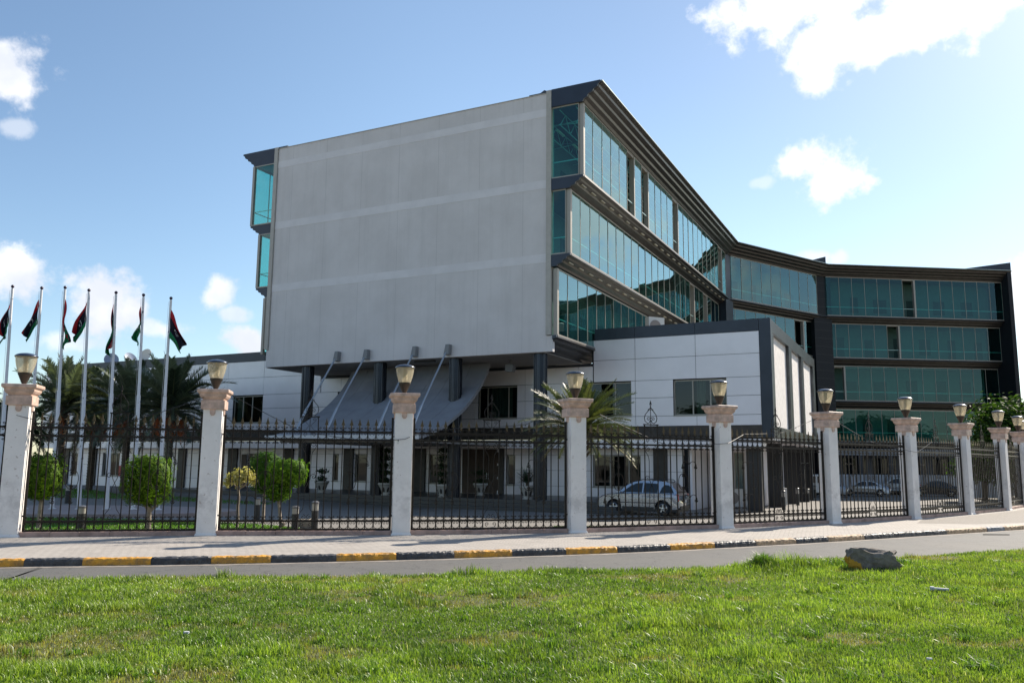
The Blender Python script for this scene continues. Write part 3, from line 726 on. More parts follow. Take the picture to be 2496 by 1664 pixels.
# dark piers at the two bends and at the far right end
for i, hw in ((1, .75), (2, 1.15)):
    p = BASE[i]; d0 = (BASE[i]-BASE[i-1]).normalized(); d1 = (BASE[i+1]-BASE[i]).normalized(); t = (d0+d1).normalized(); nn_ = Vector((t.y, -t.x))
    mb = MB(); c = p+t*(.1 if i == 1 else 0); mb.obox(c-t*hw, c+t*hw, -3, 1.92 if i == 1 else 1.86, -.7, 22.1)
    for k in range(26): mb.obox(c-t*(hw+.004), c+t*(hw+.004), 1.8, 1.935 if i == 1 else 1.875, .2+k*.84, .225+k*.84, 1)
    mb.build('dark_pier', [NAVY if i == 1 else NAVYD, BLK], ob)
p = BASE[3]; d1 = (BASE[3]-BASE[2]).normalized()
mb = MB(); mb.obox(p-d1*.45, p+d1*.0, -8, 2.86, -.8, 22.9)
mb.build('dark_end_wall', NAVYD, ob)
# ramped copings peeking over the roof
def coping(x0, y0, x1, y1, h, w_=.5):
    mb = MB(); A = Vector((x0, y0)); B = Vector((x1, y1)); d = (B-A).normalized(); n_ = Vector((d.y, -d.x))*w_/2
    vs = [(*(A-n_), 23.0), (*(A+n_), 23.0), (*(B+n_), 23.0), (*(B-n_), 23.0), (*(B+n_), 23.0+h), (*(B-n_), 23.0+h)]
    mb.add(vs, [(0, 1, 2, 3), (0, 3, 5), (1, 4, 2), (2, 4, 5, 3), (0, 5, 4, 1)]); mb.build('roof_coping', NAVY, ob)
b2 = offpath(BASE, 2.3); b1 = offpath(BASE, 2.0)
v2 = b2[2]; v3 = b2[3]
coping(v2.x-3.6, v2.y-1.1, v2.x+.1, v2.y+.2, .95)
coping(v3.x-5.6, v3.y-3.6+.5, v3.x+.2, v3.y-.1, .95)
coping(-2.6, 2.2, -.4, .9, .22, .8); coping(-18.2, .9, -19.8, 2.4, .3, .8)
mb = MB(); mb.tube([(b1[1].x-.1, b1[1].y-.6, 23.0), (b1[1].x-.1, b1[1].y-.6, 23.5)], .06); mb.box(b1[1].x-.3, b1[1].x+.1, b1[1].y-.75, b1[1].y-.45, 23.4, 23.6); mb.build('roof_lamp', BLK, ob)

# ---- the blank end wall
mb = MB(); mb.box(XL+.3, -.3, .32, .6, 8.1, 22.85); mb.box(-.3, .05, .33, .6, 8.1, 8.97); mb.box(XL+.1, XL+.3, .33, .6, 8.1, 9.25)
wl = mb.build('end_wall', WALL, ob)
for z0, z1 in ((21.49, 21.95), (17.28, 17.77), (13.05, 13.54)):
    mb = MB(); mb.box(XL+.3, -.3, .308, .33, z0, z1); o = mb.build('wall_band', BAND, wl)
mb = MB(); mb.box(-.32, -.02, .22, .62, 9.0, 22.98); mb.build('wall_trim', TRIM, wl)
mb = MB(); mb.box(XL, XL+.28, .22, .62, 9.25, 22.95); mb.box(XL-.06, XL, .36, .62, 9.25, 22.9); mb.build('wall_trim', TRIM, wl)
mb = MB(); mb.box(XL+.28, -.32, .28, .62, 22.85, 22.89); mb.build('wall_coping', TRIM, wl)

# ---- columns
for x in (-.95, -6.35, -11.65, -17.25):
    mb = MB(); mb.lathe([(.36, .1), (.36, 8.09)], 20, (x, .97, 0))
    for k in range(10):
        a = 2*math.pi*k/10; mb.box(x+.36*math.cos(a)-.02, x+.36*math.cos(a)+.02, .97+.36*math.sin(a)-.02, .97+.36*math.sin(a)+.02, .1, 8.09)
    o = mb.build('column', COLM, ob, smooth=True)

# ---- canopy
CP = [(3.0, 8.0), (2.75, 7.6), (2.4, 7.13), (1.8, 6.48), (.95, 5.8), (.2, 5.27), (-.6, 4.82), (-1.77, 4.24), (-2.9, 3.82), (-4.0, 3.56), (-4.6, 3.47)]
can = MB(); lo = [(y+.10, z-.16) for y, z in CP]; lo[-1] = (-4.6, 3.33)
pts = CP+lo[::-1]
nst = 8
for k in range(nst):
    x0 = -15.3+10.1*k/nst+.008; x1 = -15.3+10.1*(k+1)/nst-.008
    can.poly(pts, 'x', x0, x1)
can.box(-15.28, -5.22, -4.5, -4.0, 3.335, 3.40)
co_ = can.build('canopy', CANM, ob)
mb = MB(); mb.poly([(y-.012, z+.012) for y, z in CP[7:9]]+[(CP[8][0], CP[8][1]), (CP[7][0], CP[7][1])], 'x', -15.3, -5.2)
mb = MB(); mb.box(-15.35, -5.15, -4.66, -4.58, 3.28, 3.52); mb.build('canopy_edge', mat('canopy_edge_white', (.6, .6, .6), .5), co_)
mb = MB(); mb.box(-15.0, -5.6, -3.8, 6.0, 3.15, 3.28); mb.build('canopy_ceiling', SOFF, co_)
def cpz(y):
    for (a, b), (c, d) in zip(CP, CP[1:]):
        if c <= y <= a: return d+(b-d)*(y-c)/(a-c)
    return 3.5
for bx_ in (-14.34, -12.13, -8.67, -6.42):
    mb = MB(); ye = -3.0; ze = cpz(ye)+.06
    mb.tube([(bx_-.05, .1, 8.42), (bx_-.15, ye+.75, ze+1.27)], .055, 8); mb.tube([(bx_-.15, ye+.75, ze+1.27), (bx_-.2, ye, ze)], .075, 8)
    st = mb.build('stay_rod', STEEL, co_, smooth=True)
    mb = MB(); mb.poly([(bx_-.18, 8.22), (bx_+.14, 8.22), (bx_+.17, 8.8), (bx_-.06, 8.8)], 'y', -.02, .32); mb.build('stay_bracket', mat('bracket_grey', (.2, .21, .22), .6), st)
# floodlight under the soffit
fl_ = MB(); fl_.box(-3.6, -3.35, 2.2, 2.5, 7.72, 7.78); fl_.tube([(-3.48, 2.35, 8.08), (-3.48, 2.35, 7.8)], .04); fl_.poly([(-3.72, 7.35), (-3.28, 7.3), (-3.2, 7.7), (-3.72, 7.76)], 'y', 2.1, 2.5)
fo = fl_.build('floodlight', mat('floodlight_grey', (.12, .12, .12), .5), ob)
mb = MB(); mb.box(-9.2, -7.8, .9, 1.1, 7.98, 8.07); mb.build('soffit_light', DARKIN, ob)

# ============================================================ LOW WING (podium building)
lw = empty('low_wing', BO, AZ)
tag(lw, 'low white-panelled wing with dark parapet under the office building', 'building')
Y6 = 6.1
XB = sorted([9.9, 6.36, 2.79, -.78, -4.35, -7.92, -11.49, -15.06, -18.63, -22.2, -25.77, -29.34, -32.91, -36.48, -40.05, -43.6, -47.2, -50.8])
WIN = [(5.04, 8.05), (-.45, 2.53), (-7.67, -4.9), (-18.9, -16.9), (-28.7, -25.8), (-37.2, -34.3), (-43.8, -41.)]
WZ = (4.87, 6.92)
xs = sorted(set(XB+[w_ for p in WIN for w_ in p])); zs = [4.29, 4.87, 5.92, 6.94, 8.23, 9.46]
mb = MB()
for j in range(len(zs)-1):
    xr = xs if j in (1, 2) else XB
    for i in range(len(xr)-1):
        x0, x1 = xr[i], xr[i+1]; z0, z1 = zs[j], zs[j+1]
        if x1-x0 < .1: continue
        if j in (1, 2) and any(a-.01 <= x0 and x1 <= b+.01 for a, b in WIN): continue
        spans = [(x0, x1)]
        if z1 > 8.0:      # the glazed galleries and the blank wall stand in front of this stretch
            spans = [(a, b) for a, b in ((x0, min(x1, -20.45)), (max(x0, .2), x1)) if b-a > .05]
            if j == 3 and -20.45 < x1 and x0 < .2: mb.box(max(x0, -20.4)+.012, min(x1, .15)-.012, Y6, Y6+.05, z0+.012, 7.9)
        for a, b in spans: mb.box(a+.012, b-.012, Y6, Y6+.05, z0+.012, z1-.012)
mb.build('cladding_panels', PALE, lw)
mb = MB(); cuts = sorted(WIN)
edges = [-50.8]+[e for p in cuts for e in p]+[9.88]
for k in range(0, len(edges), 2): mb.box(edges[k], edges[k+1], Y6+.04, Y6+.3, 4.87, 6.94)
mb.box(-50.8, 9.88, Y6+.04, Y6+.3, 3.64, 4.87); mb.box(-50.8, -20.4, Y6+.04, Y6+.3, 6.94, 9.9); mb.box(-20.4, .1, Y6+.04, Y6+.3, 6.94, 8.05); mb.box(.1, 9.88, Y6+.04, Y6+.3, 6.94, 9.9)
mb.build('wall_backing', SHADOWGAP, lw)
# parapet
mb = MB()
for x0, x1 in ((-50.8, -47.2), (-47.2, -40.05), (-40.05, -32.91), (-32.91, -25.77), (-25.77, -20.42), (.28, 2.79), (2.79, 6.36), (6.36, 9.9)):
    mb.box(x0+.01, x1-.01, Y6-.03, Y6+.35, 9.47, 10.14)
mb.box(9.91, 10.53, Y6-.03, Y6+.35, 3.64, 10.14)
mb.box(-20.4, 0, Y6-.02, Y6+.3, 7.9, 8.07)
mb.build('parapet', NAVY, lw)
mb = MB(); mb.box(-50.8, -20.5, Y6+.3, 30, 9.5, 9.7); mb.box(.3, 10.4, Y6+.3, 25.6, 9.5, 9.7); mb.build('roof_deck', SOFF, lw)
# recess band and pale fascia above the ground floor
mb = MB(); mb.box(-50.8, 10.5, Y6+.02, Y6+.35, 3.56, 4.27); mb.build('recess_band', mat('recess_band', (.06, .052, .045), .6, .2, var=.3, vscale=2.), lw)
mb = MB(); mb.box(-50.8, 9.9, Y6-.04, Y6+1.6, 3.04, 3.54); mb.build('fascia_band', PALE, lw)
mb = MB()
for x in (-24.9, -24.1, -23.3): mb.lathe([(.02, 0), (.26, .0), (.26, .02), (.2, .06)], 16, (x, 0, 0))
for i, v_ in enumerate(mb.v): mb.v[i] = (v_[0], Y6-.02-v_[2]*.4, 3.88+v_[1]-0.0)
mb.build('vent_fan', BLK, lw)
# ground floor wall
GW = [(-46.6, -45.8), (-42.7, -40.7), (-31.8, -30.2), (-26.8, -25.6), (-19.1, -18.6), (-17.2, -16.2), (-11.2, -9.2), (-5.6, -5.0), (.12, 3.05)]
DP = [(-47.8, -46.8), (-44.1, -43.4), (-34.0, -33.2), (-28.8, -27.9), (-23.4, -22.6), (-18.1, -17.3), (-15.4, -14.6), (-12.5, -11.5), (-6.1, -5.75), (3.83, 4.63)]
GZ0, GZ1 = .75, 2.65
Y7 = Y6+1.2; _c = w2loc(0, 0); _k = (Y7-_c[1])/(Y6-_c[1])
def gx(x): return _c[0]+(x-_c[0])*_k
GW = [(gx(a), gx(b)) for a, b in GW]; DP = [(gx(a), gx(b)) for a, b in DP]
edges = [-50.8]+[e for p in GW for e in p]+[gx(5.55)]
mb = MB()
def panelrow(mb, x0, x1, z0, z1):
    n = max(1, round((x1-x0)/1.6)); s = (x1-x0)/n
    for i in range(n): mb.box(x0+i*s+.008, x0+(i+1)*s-.008, Y7+.0, Y7+.2, z0+.008, z1-.008)
for k in range(0, len(edges), 2):
    if edges[k+1]-edges[k] < .05: continue
    for z0, z1 in ((GZ0, 1.7), (1.7, GZ1)): panelrow(mb, edges[k], edges[k+1], z0, z1)
panelrow(mb, -50.8, gx(5.55), -.2, GZ0); panelrow(mb, -50.8, gx(5.55), GZ1, 3.03)
mb.build('ground_floor_wall', PALE, lw)
mb = MB(); 
for k in range(0, len(edges), 2):
    if edges[k+1]-edges[k] > .05: mb.box(edges[k], edges[k+1], Y7+.12, Y7+.3, GZ0, GZ1)
mb.box(-50.8, gx(5.5), Y7+.12, Y7+.3, -.3, GZ0); mb.box(-50.8, gx(5.5), Y7+.12, Y7+.3, GZ1, 3.1)
mb.build('wall_backing', SHADOWGAP, lw)
for a, b in DP:
    mb = MB(); mb.box(a, b, Y7-.12, Y7+.1, -.2, 3.03); mb.build('dark_pilaster', mat('pilaster', (.035, .032, .03), .4, .4, var=.3), lw)
def window(x0, x1, z0, z1, nm, m_open=(), y=Y6, deep=.16, par=lw, label=None):
    """frame set back in the wall, muntins at fractions nm"""
    f_ = MB(); w_ = .07; yy = y+deep
    f_.box(x0, x1, yy, yy+.07, z0, z0+w_); f_.box(x0, x1, yy, yy+.07, z1-w_, z1)
    for q in [0]+list(nm)+[1]:
        xx = x0+w_/2+(x1-x0-w_)*q; f_.box(xx-w_/2, xx+w_/2, yy-.004, yy+.075, z0+.002, z1-.002)
    f_.box(x0-.03, x1+.03, y-.03, yy, z0-.05, z0-.001)
    r_ = f_.build('window', WINF, par)
    if label: r_['label'] = label
    g_ = MB(); g_.box(x0+.02, x1-.02, yy+.03, yy+.045, z0+.02, z1-.02); g_.build('window_glass', G_WIN, r_)
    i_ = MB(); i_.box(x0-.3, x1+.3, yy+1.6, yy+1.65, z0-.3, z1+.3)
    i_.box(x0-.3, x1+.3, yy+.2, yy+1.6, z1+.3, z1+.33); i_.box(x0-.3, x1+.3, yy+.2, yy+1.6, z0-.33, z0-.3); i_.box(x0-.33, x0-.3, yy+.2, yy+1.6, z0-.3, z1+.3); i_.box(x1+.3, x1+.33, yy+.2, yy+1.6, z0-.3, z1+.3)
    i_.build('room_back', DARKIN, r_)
    return r_
G_WIN = glass('window_glass', (.45, .52, .50), 1.45)
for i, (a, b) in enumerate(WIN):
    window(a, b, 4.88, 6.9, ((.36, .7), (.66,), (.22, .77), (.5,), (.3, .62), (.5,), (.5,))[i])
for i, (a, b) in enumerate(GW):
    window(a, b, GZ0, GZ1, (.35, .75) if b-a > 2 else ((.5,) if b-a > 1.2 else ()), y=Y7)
# curtains behind some panes
mb = MB()
for x0, x1, z0, z1 in ((-6.9, -5.4, 4.9, 6.9), (-28.6, -27.9, 4.9, 6.9), (6.3, 6.8, 4.9, 6.9)):
    k = int((x1-x0)/.07)
    vs = [(x0+(x1-x0)*i/k, Y6+.4+.03*math.sin(i*2.2), z) for i in range(k+1) for z in (z0, z1)]
    mb.add(vs, [(2*i, 2*i+2, 2*i+3, 2*i+1) for i in range(k)])
mb.build('curtain', mat('curtain_green', (.10, .15, .12), .9), lw)
# entrance doors
mb = MB(); mb.box(gx(-8.75), gx(-6.25), Y7-.02, Y7+.12, .19, 3.0, 0)
for i in range(2):
    for j in range(3): mb.box(-8.6+i*1.22, -7.6+i*1.22, Y7-.05, Y7-.02, .4+j*.85, 1.1+j*.85, 0)
dr = mb.build('entrance_door', WOOD, lw)
mb = MB(); mb.box(-7.46, -7.43, Y7-.1, Y7-.06, 1.1, 1.5); mb.box(-7.6, -7.57, Y7-.1, Y7-.06, 1.1, 1.5); mb.build('door_handle', STEEL, dr)
mb = MB(); mb.box(-28.6, -28.1, Y7-.135, Y7-.125, .1, 2.6); 
mb.build('side_door', WOOD, lw)
# right face with three tall recessed panels in a metal frame
xf = 10.53; FR = mat('frame_metal', (.10, .105, .11), .28, .7, var=.3, vscale=1.5)
mb = MB(); ops = [(7.0, 12.7), (13.8, 18.4), (19.3, 24.6)]
mb.box(10.0, xf, 6.46, 25.6, 9.4, 10.1); mb.box(10.0, xf, 6.46, 25.6, 3.64, 4.25)
e2 = [6.46]+[e for p in ops for e in p]+[25.6]
for k in range(0, len(e2), 2): mb.box(10.0, xf-.002, e2[k], e2[k+1], 4.25, 9.4)
mb.build('side_frame', FR, lw, bevel=.01)
for a, b in ops:
    mb = MB(); mb.box(10.2, 10.33, a, b, 4.25, 9.4); mb.build('recessed_panel', mat('rough_render', (.72, .69, .67), .9, var=.12, vscale=3., bump=.7, bscale=30), lw)
mb = MB(); mb.box(5.5, 10.4, Y6+.4, 25.5, 3.5, 3.62); mb.build('side_soffit', PALE, lw)
# set-back ground floor on the right
mb = MB(); mb.box(5.5, 5.72, Y6+1.25, 12.0, -.5, 3.1); mb.box(5.55, 8.2, 11.8, 12.0, -.5, 3.5); mb.box(8.0, 8.2, 12.0, 25, -.5, 3.5); mb.build('set_back_wall', PALE, lw)
window(5.9, 6.5, .3, 2.9, (), y=11.6, deep=.1); window(7.2, 7.8, .3, 2.9, (), y=11.6, deep=.1)
# side piers
for x, y, wdt in ((9.1, 7.3, .55), (9.1, 14.2, .55), (9.1, 20.4, .55), (9.1, 25.0, .5), (9.1, 29.6, .5)):
    g_ = loc2w(x, y); zb = gz(g_.x, g_.y)
    mb = MB(); mb.box(x-wdt/2, x+wdt/2+.25, y-.25, y+.25, zb-.1, 3.6 if y < 26 else 3.6); mb.build('side_pier', BLK, lw)
mb = MB(); mb.box(8.4, 10.4, 25.6, 34, 3.6, 4.2); mb.build('link_roof', NAVYD, lw)
# podium and steps
mb = MB()
mb.box(-29.5, 3.3, .62, Y6+1.3, -.7, .18); mb.box(-29.9, 3.6, .28, .62, -.7, -.012); mb.box(-29.9, 3.6, .62, 5.9, -.7, -.014); mb.box(-30.2, 3.9, -.06, .28, -.7, -.205); mb.box(-30.2, 3.9, .28, 5.8, -.7, -.207)
mb.build('entrance_steps', mat('dark_granite', (.045, .045, .047), .35, var=.3, vscale=30.), lw, bevel=.015)
# boundary wall of pale slats in front of the far segments, and dark ground-storey
mb = MB(); pg = offpath(BASE, -1.8)
for i in (1, 2): mb.obox(pg[i], pg[i+1], -.3, 0, -.9, 4.1)
gs = mb.build('ground_storey_wall', mat('ground_storey', (.10, .10, .105), .7), ob)
mb = MB()
for i in (1, 2):
    A, B = pg[i], pg[i+1]; d = (B-A); Ln = d.length; d.normalize(); q = .8
    while q < Ln-3: mb = MB(); mb.obox(A+d*q, A+d*(q+2.6), .01, .06, .3, 3.0); q += 3.4; mb.build('ground_storey_window', WGL, gs)
p0 = offpath(BASE, -.4)
for i in (1, 2):
    A, B = p0[i], p0[i+1]; d = (B-A); Ln = d.length; d.normalize()
    mb = MB(); mb.obox(A, B, -.3, .0, 3.3, 4.0); mb.build('fascia_band', mat('dim_fascia', (.22, .22, .23), .6), ob)
    q = 1.5
    while q < Ln-.5:
        mb = MB(); mb.obox(A+d*q, A+d*(q+.45), -.5, -.05, -.8, 3.3); mb.build('ground_column', NAVY, ob); q += 3.4

#MARK_OBJ
# ============================================================ FENCE: PILLARS, LAMPS, PANELS
def tang(i):
    a = FE[max(i-1, 0)]; b = FE[min(i+1, len(FE)-1)]; return (b-a).normalized()
def make_pillar():
    t = empty('fence_pillar')
    mb = MB(); w2 = .262
    mb.lathe([(w2+.03, -.2), (w2+.03, .03), (w2+.012, .05), (w2, .07), (w2, 3.6)], 4, sq=True); sh = mb.build('shaft', PLAST, t, bevel=.012)
    mb = MB(); mb.lathe([(w2+.03, 3.56), (w2+.065, 3.57), (w2+.065, 3.82), (w2+.025, 3.83), (w2+.04, 3.86), (w2+.075, 3.89), (w2+.11, 3.95), (w2+.115, 4.0), (w2+.16, 4.04), (w2+.172, 4.05), (w2+.176, 4.12), (w2+.16, 4.14), (0.01, 4.15)], 4)
    cp = mb.build('capital', PINK, t, bevel=.008)
    for k in range(4):
        a = k*math.pi/2; mb = MB()
        pts = [(-.075, 3.565), (.075, 3.565)]+[(.075*math.cos(q), 3.46-.075*math.sin(q)) for q in [i*math.pi/8 for i in range(9)]]
        mb.poly(pts, 'y', -(w2+.03), -(w2-.01))
        for i, v in enumerate(mb.v): mb.v[i] = (v[0]*math.cos(a)-v[1]*math.sin(a), v[0]*math.sin(a)+v[1]*math.cos(a), v[2])
        mb.build('corbel', PINK, cp)
    return t
def make_lamp():
    t = empty('pillar_lamp')
    mb = MB(); mb.lathe([(.06, 0), (.062, .03), (.09, .09), (.165, .27), (.178, .29), (.178, .33), (.16, .335), (.02, .335)], 24); mb.build('lamp_base', mat('lamp_base_brown', (.035, .03, .024), .5, .2), t, smooth=True)
    mb = MB(); prof = [(.172, .325), (.20, .40), (.235, .52), (.262, .66), (.272, .76), (.29, .765), (.295, .785)]
    n_ = 32; vs = []
    for r_, z in prof+[(p[0]-.008, p[1]) for p in prof[::-1]]:
        for k in range(n_): a = 2*math.pi*k/n_; vs.append((r_*math.cos(a), r_*math.sin(a), z))
    m_ = len(prof)*2; mb.add(vs, [(i*n_+k, i*n_+(k+1) % n_, ((i+1) % m_)*n_+(k+1) % n_, ((i+1) % m_)*n_+k) for i in range(m_) for k in range(n_)])
    mb.build('lamp_bowl', G_LAMP, t, smooth=True)
    mb = MB(); mb.lathe([(.05, .34), (.06, .36), (.06, .40)], 16)
    for k in range(6): z = .42+k*.055; mb.lathe([(.045, z-.01), (.085, z), (.078, z+.018), (.045, z+.04)], 20)
    mb.lathe([(.1, .74), (.1, .775)], 20)
    mb.build('lamp_louvre', mat('louvre_metal', (.70, .62, .48), .35, .3), t, smooth=True)
    mb = MB(); mb.lathe([(.296, .775), (.300, .79), (.296, .805), (.25, .84), (.17, .87), (.08, .885), (.005, .888)], 32); mb.build('lamp_cap', mat('lamp_cap_blue', (.035, .05, .085), .3, .3, coat=.6), t, smooth=True)
    return t
WHO = ['out at the left end', 'at the left edge of the photo', 'left of the pale yellow shrub', 'in front of the curved canopy', 'in front of the young palm', 'right of the off-road car',
       'before the dark end of the low wing', 'between saloons and dark saloon', 'right of the dark saloon', 'fourth from the right edge', 'third from the right edge', 'second from the right edge', 'last at the right edge']
PIL = FE
pil0 = make_pillar(); lamp0 = make_lamp(); usedp = False
for i, p in enumerate(PIL):
    if i == 0 or i > 11: continue
    t = tang(i)
    a = pil0 if not usedp else copy_tree(pil0); b = lamp0 if not usedp else copy_tree(lamp0); usedp = True
    for o, z in ((a, 0), (b, 4.15)):
        o.location = (p.x, p.y, z); o.rotation_euler = (0, 0, math.atan2(t.y, t.x))
    b.rotation_euler[2] += i*.7
    tag(a, 'white fence pillar with pinkish stone capital '+WHO[i], 'pillar', 'fence pillars along the pavement')
    tag(b, 'glass bowl lamp on the pillar '+WHO[i], 'lamp', 'lamps on the fence pillars')
# iron panels
RZ = (2.975, 2.745, .395, .15)
def spiral(cx, cz, r0, r1, a0, turns, n=14):
    return [(cx+(r0+(r1-r0)*k/n)*math.cos(a0+turns*2*math.pi*k/n), 0, cz+(r0+(r1-r0)*k/n)*math.sin(a0+turns*2*math.pi*k/n)) for k in range(n+1)]
def make_panel(Ln, nb=20):
    t = empty('iron_fence_panel')
    for x in (0, Ln):
        mb = MB(); mb.box(x-.032, x+.032, -.03, .03, .13, 3.42)
        for z in (.55, 2.86): mb.box(x-(.30 if x == 0 else 0), x+(.30 if x else 0), -.014, .014, z-.02, z+.02)
        mb.build('end_post', IRON, t)
    for z in RZ:
        mb = MB(); mb.box(.03, Ln-.03, -.025, .025, z-.028, z+.028); mb.build('rail', IRON, t)
    sp = Ln/(nb+.0); c0, c1 = nb//2-1, nb//2+1     # two cells at the middle hold the crest
    barm = spm = None
    xs_ = [sp*k for k in range(1, nb)]
    for k in range(1, nb):
        x = sp*k
        if k == nb//2: continue
        top = 3.08 if k not in (c0, c1) else 3.42
        if barm is None or k in (c0, c1):
            mb = MB(); mb.box(-.0145, .0145, -.0145, .0145, .13, top); b_ = mb.build('bar', IRON, t)
            if k not in (c0, c1): barm = b_.data
        else:
            b_ = bpy.data.objects.new('bar', barm); sc.collection.objects.link(b_); b_.parent = t
        b_.location = (x, 0, 0)
        if k in (c0, c1): continue
        if spm is None:
            mb = MB(); mb.lathe([(.012, 3.06), (.026, 3.1), (.028, 3.13), (.018, 3.155), (.014, 3.16)], 8)
            pts = [(0, 3.38), (.022, 3.29), (.048, 3.20), (.06, 3.165), (.03, 3.178), (.012, 3.15), (-.012, 3.15), (-.03, 3.178), (-.06, 3.165), (-.048, 3.20), (-.022, 3.29)]
            mb.poly(pts, 'y', -.009, .009); s_ = mb.build('spearhead', IRONB, t); spm = s_.data
        else:
            s_ = bpy.data.objects.new('spearhead', spm); sc.collection.objects.link(s_); s_.parent = t
        s_.location = (x, 0, 0)
    # scrollwork bands: between rails, above the top rail, under the second, above the third
    mb = MB(); R_ = .0115
    bands = [MB() for _ in range(5)]; cur = [bands[0]]
    def T(pts, r_=R_): cur[0].tube(pts, r_, 4, cap=False)
    for k in range(nb):
        xa, xb = sp*k, sp*(k+1); xm = (xa+xb)/2; w_ = sp/2
        if k in (c0, c1-1): continue
        def cup(z0, h, inv=1):
            for s in (-1, 1):
                xx = xm+s*(w_-.012)
                P_ = [(xx, 0, z0+inv*h*.95)]+[(xm+s*(w_-.012)*math.cos(q), 0, z0+inv*(h*.5-h*.5*math.sin(q))) for q in [i*math.pi/2/6 for i in range(7)]]
                T(P_)
                T(spiral(xm+s*w_*.45, z0+inv*h*.86, w_*.42, .012, 0 if s > 0 else math.pi, s*inv*1.25, 10))
        cur[0] = bands[0]; cup(RZ[1]+.022, .19); cur[0] = bands[1]; cup(RZ[3]+.022, .19)
        for s in (-1, 1):
            cur[0] = bands[2]; T([(xm+s*(w_-.012), 0, 3.075), (xm+s*w_*.8, 0, 3.02), (xm+s*w_*.3, 0, 2.998)]); T(spiral(xm+s*w_*.5, 3.075, w_*.28, .01, math.pi if s > 0 else 0, -s*1.1, 8))
            cur[0] = bands[3]; T([(xm+s*(w_-.012), 0, 2.62), (xm+s*w_*.85, 0, 2.69), (xm+s*w_*.4, 0, 2.72)]); T(spiral(xm+s*w_*.55, 2.64, w_*.25, .01, math.pi if s > 0 else 0, s*1.1, 8))
            cur[0] = bands[4]; T([(xm+s*(w_-.012), 0, .52), (xm+s*w_*.85, 0, .45), (xm+s*w_*.4, 0, .418)]); T(spiral(xm+s*w_*.55, .5, w_*.25, .01, math.pi if s > 0 else 0, -s*1.1, 8))
    for q_ in bands: q_.build('scroll_band', IRON, t)
    # S and C ornaments on the quarter points
    def cc(x, z, h, ax):   # pair of C scrolls back to back; ax 'v' upright C pair, 'h' flipped
        for s in (-1, 1):
            P_ = []
            for q in range(-8, 9):
                a = q/8*math.pi*.62
                if ax == 'v': P_.append((x+s*(.02+.17*(math.cos(a)-.0)*1.0)-s*.17*0, 0, z+h*.5*math.sin(a)/math.sin(math.pi*.62)))
                else: P_.append((x+s*.16*(1+math.sin(a)/1.0)*.9, 0, z+.0+.17*math.cos(a)))
            T(P_)
            if ax == 'v':
                T(spiral(x+s*.02, z+h*.40, .07, .012, math.pi*.35 if s > 0 else math.pi*.65, s*1.0, 10)); T(spiral(x+s*.02, z-h*.40, .07, .012, -math.pi*.35 if s > 0 else -math.pi*.65, -s*1.0, 10))
            else:
                T(spiral(x+s*.25, z-.02, .07, .012, 0 if s > 0 else math.pi, -s*1.1, 10))
    for xq in (sp*4, sp*(nb-4)):
        for q_ in (0, 1, 2):
            cur[0] = MB()
            if q_ == 0: cc(xq, 2.05, .36, 'h')
            elif q_ == 1: cc(xq+(sp if xq < Ln/2 else -sp), 1.55, .5, 'v')
            else: cc(xq, .95, .36, 'h')
            cur[0].build('scroll_ornament', IRON, t)
    # centre lyre and crest
    xm = sp*nb/2; w_ = sp
    mb = MB(); cur[0] = mb
    for s in (-1, 1):
        T([(xm+s*(w_-.02), 0, 2.72), (xm+s*w_*.97, 0, 2.6), (xm+s*w_*.75, 0, 2.48), (xm+s*w_*.42, 0, 2.36), (xm+s*w_*.33, 0, 2.22), (xm+s*w_*.33, 0, 1.75), (xm+s*w_*.3, 0, 1.6), (xm, 0, 1.45), (xm+s*w_*.1, 0, 1.4)], .011)
        T([(xm, 0, 1.45), (xm+s*w_*.3, 0, 1.3), (xm+s*w_*.33, 0, 1.15), (xm+s*w_*.33, 0, .85), (xm+s*w_*.45, 0, .72), (xm+s*w_*.85, 0, .6), (xm+s*w_*.9, 0, .48), (xm+s*w_*.5, 0, .42)], .011)
        T(spiral(xm+s*w_*.5, 2.62, .10, .015, math.pi/2, -s*1.4)); T(spiral(xm+s*.17, 1.66, .09, .015, math.pi if s > 0 else 0, -s*1.3)); T(spiral(xm+s*w_*.35, .5, .08, .015, math.pi/2, s*1.2))
        T(spiral(xm+s*w_*.45, 2.9, .07, .012, -math.pi/2, s*1.2)); T(spiral(xm+s*w_*.45, .28, .07, .012, -math.pi/2, s*1.2))
    mb.build('centre_lyre', IRON, t)
    mb = MB(); cur[0] = mb; mb.box(xm-w_-.04, xm+w_+.04, -.02, .02, 3.395, 3.43)
    for s in (-1, 1):
        T([(xm, 0, 4.0), (xm+s*.04, 0, 3.93), (xm+s*.12, 0, 3.84), (xm+s*.21, 0, 3.74), (xm+s*.245, 0, 3.63), (xm+s*.22, 0, 3.52), (xm+s*.12, 0, 3.45), (xm+s*.05, 0, 3.48), (xm+s*.02, 0, 3.56)], .013)
        T(spiral(xm+s*.085, 3.6, .075, .012, math.pi if s > 0 else 0, -s*1.35), .010)
        T([(xm+s*.02, 0, 3.9), (xm+s*.09, 0, 3.93), (xm+s*.10, 0, 3.87)], .010)
        T([(xm+s*w_*.9, 0, 3.0), (xm+s*w_*.5, 0, 3.02), (xm+s*w_*.1, 0, 3.15), (xm+s*w_*.5, 0, 3.25), (xm+s*w_*.92, 0, 3.38)], .008); T(spiral(xm+s*w_*.5, 3.33, .05, .01, 0, s*1.2), .008)
    mb.tube([(xm, 0, 3.0), (xm, 0, 4.05)], .012, 4)
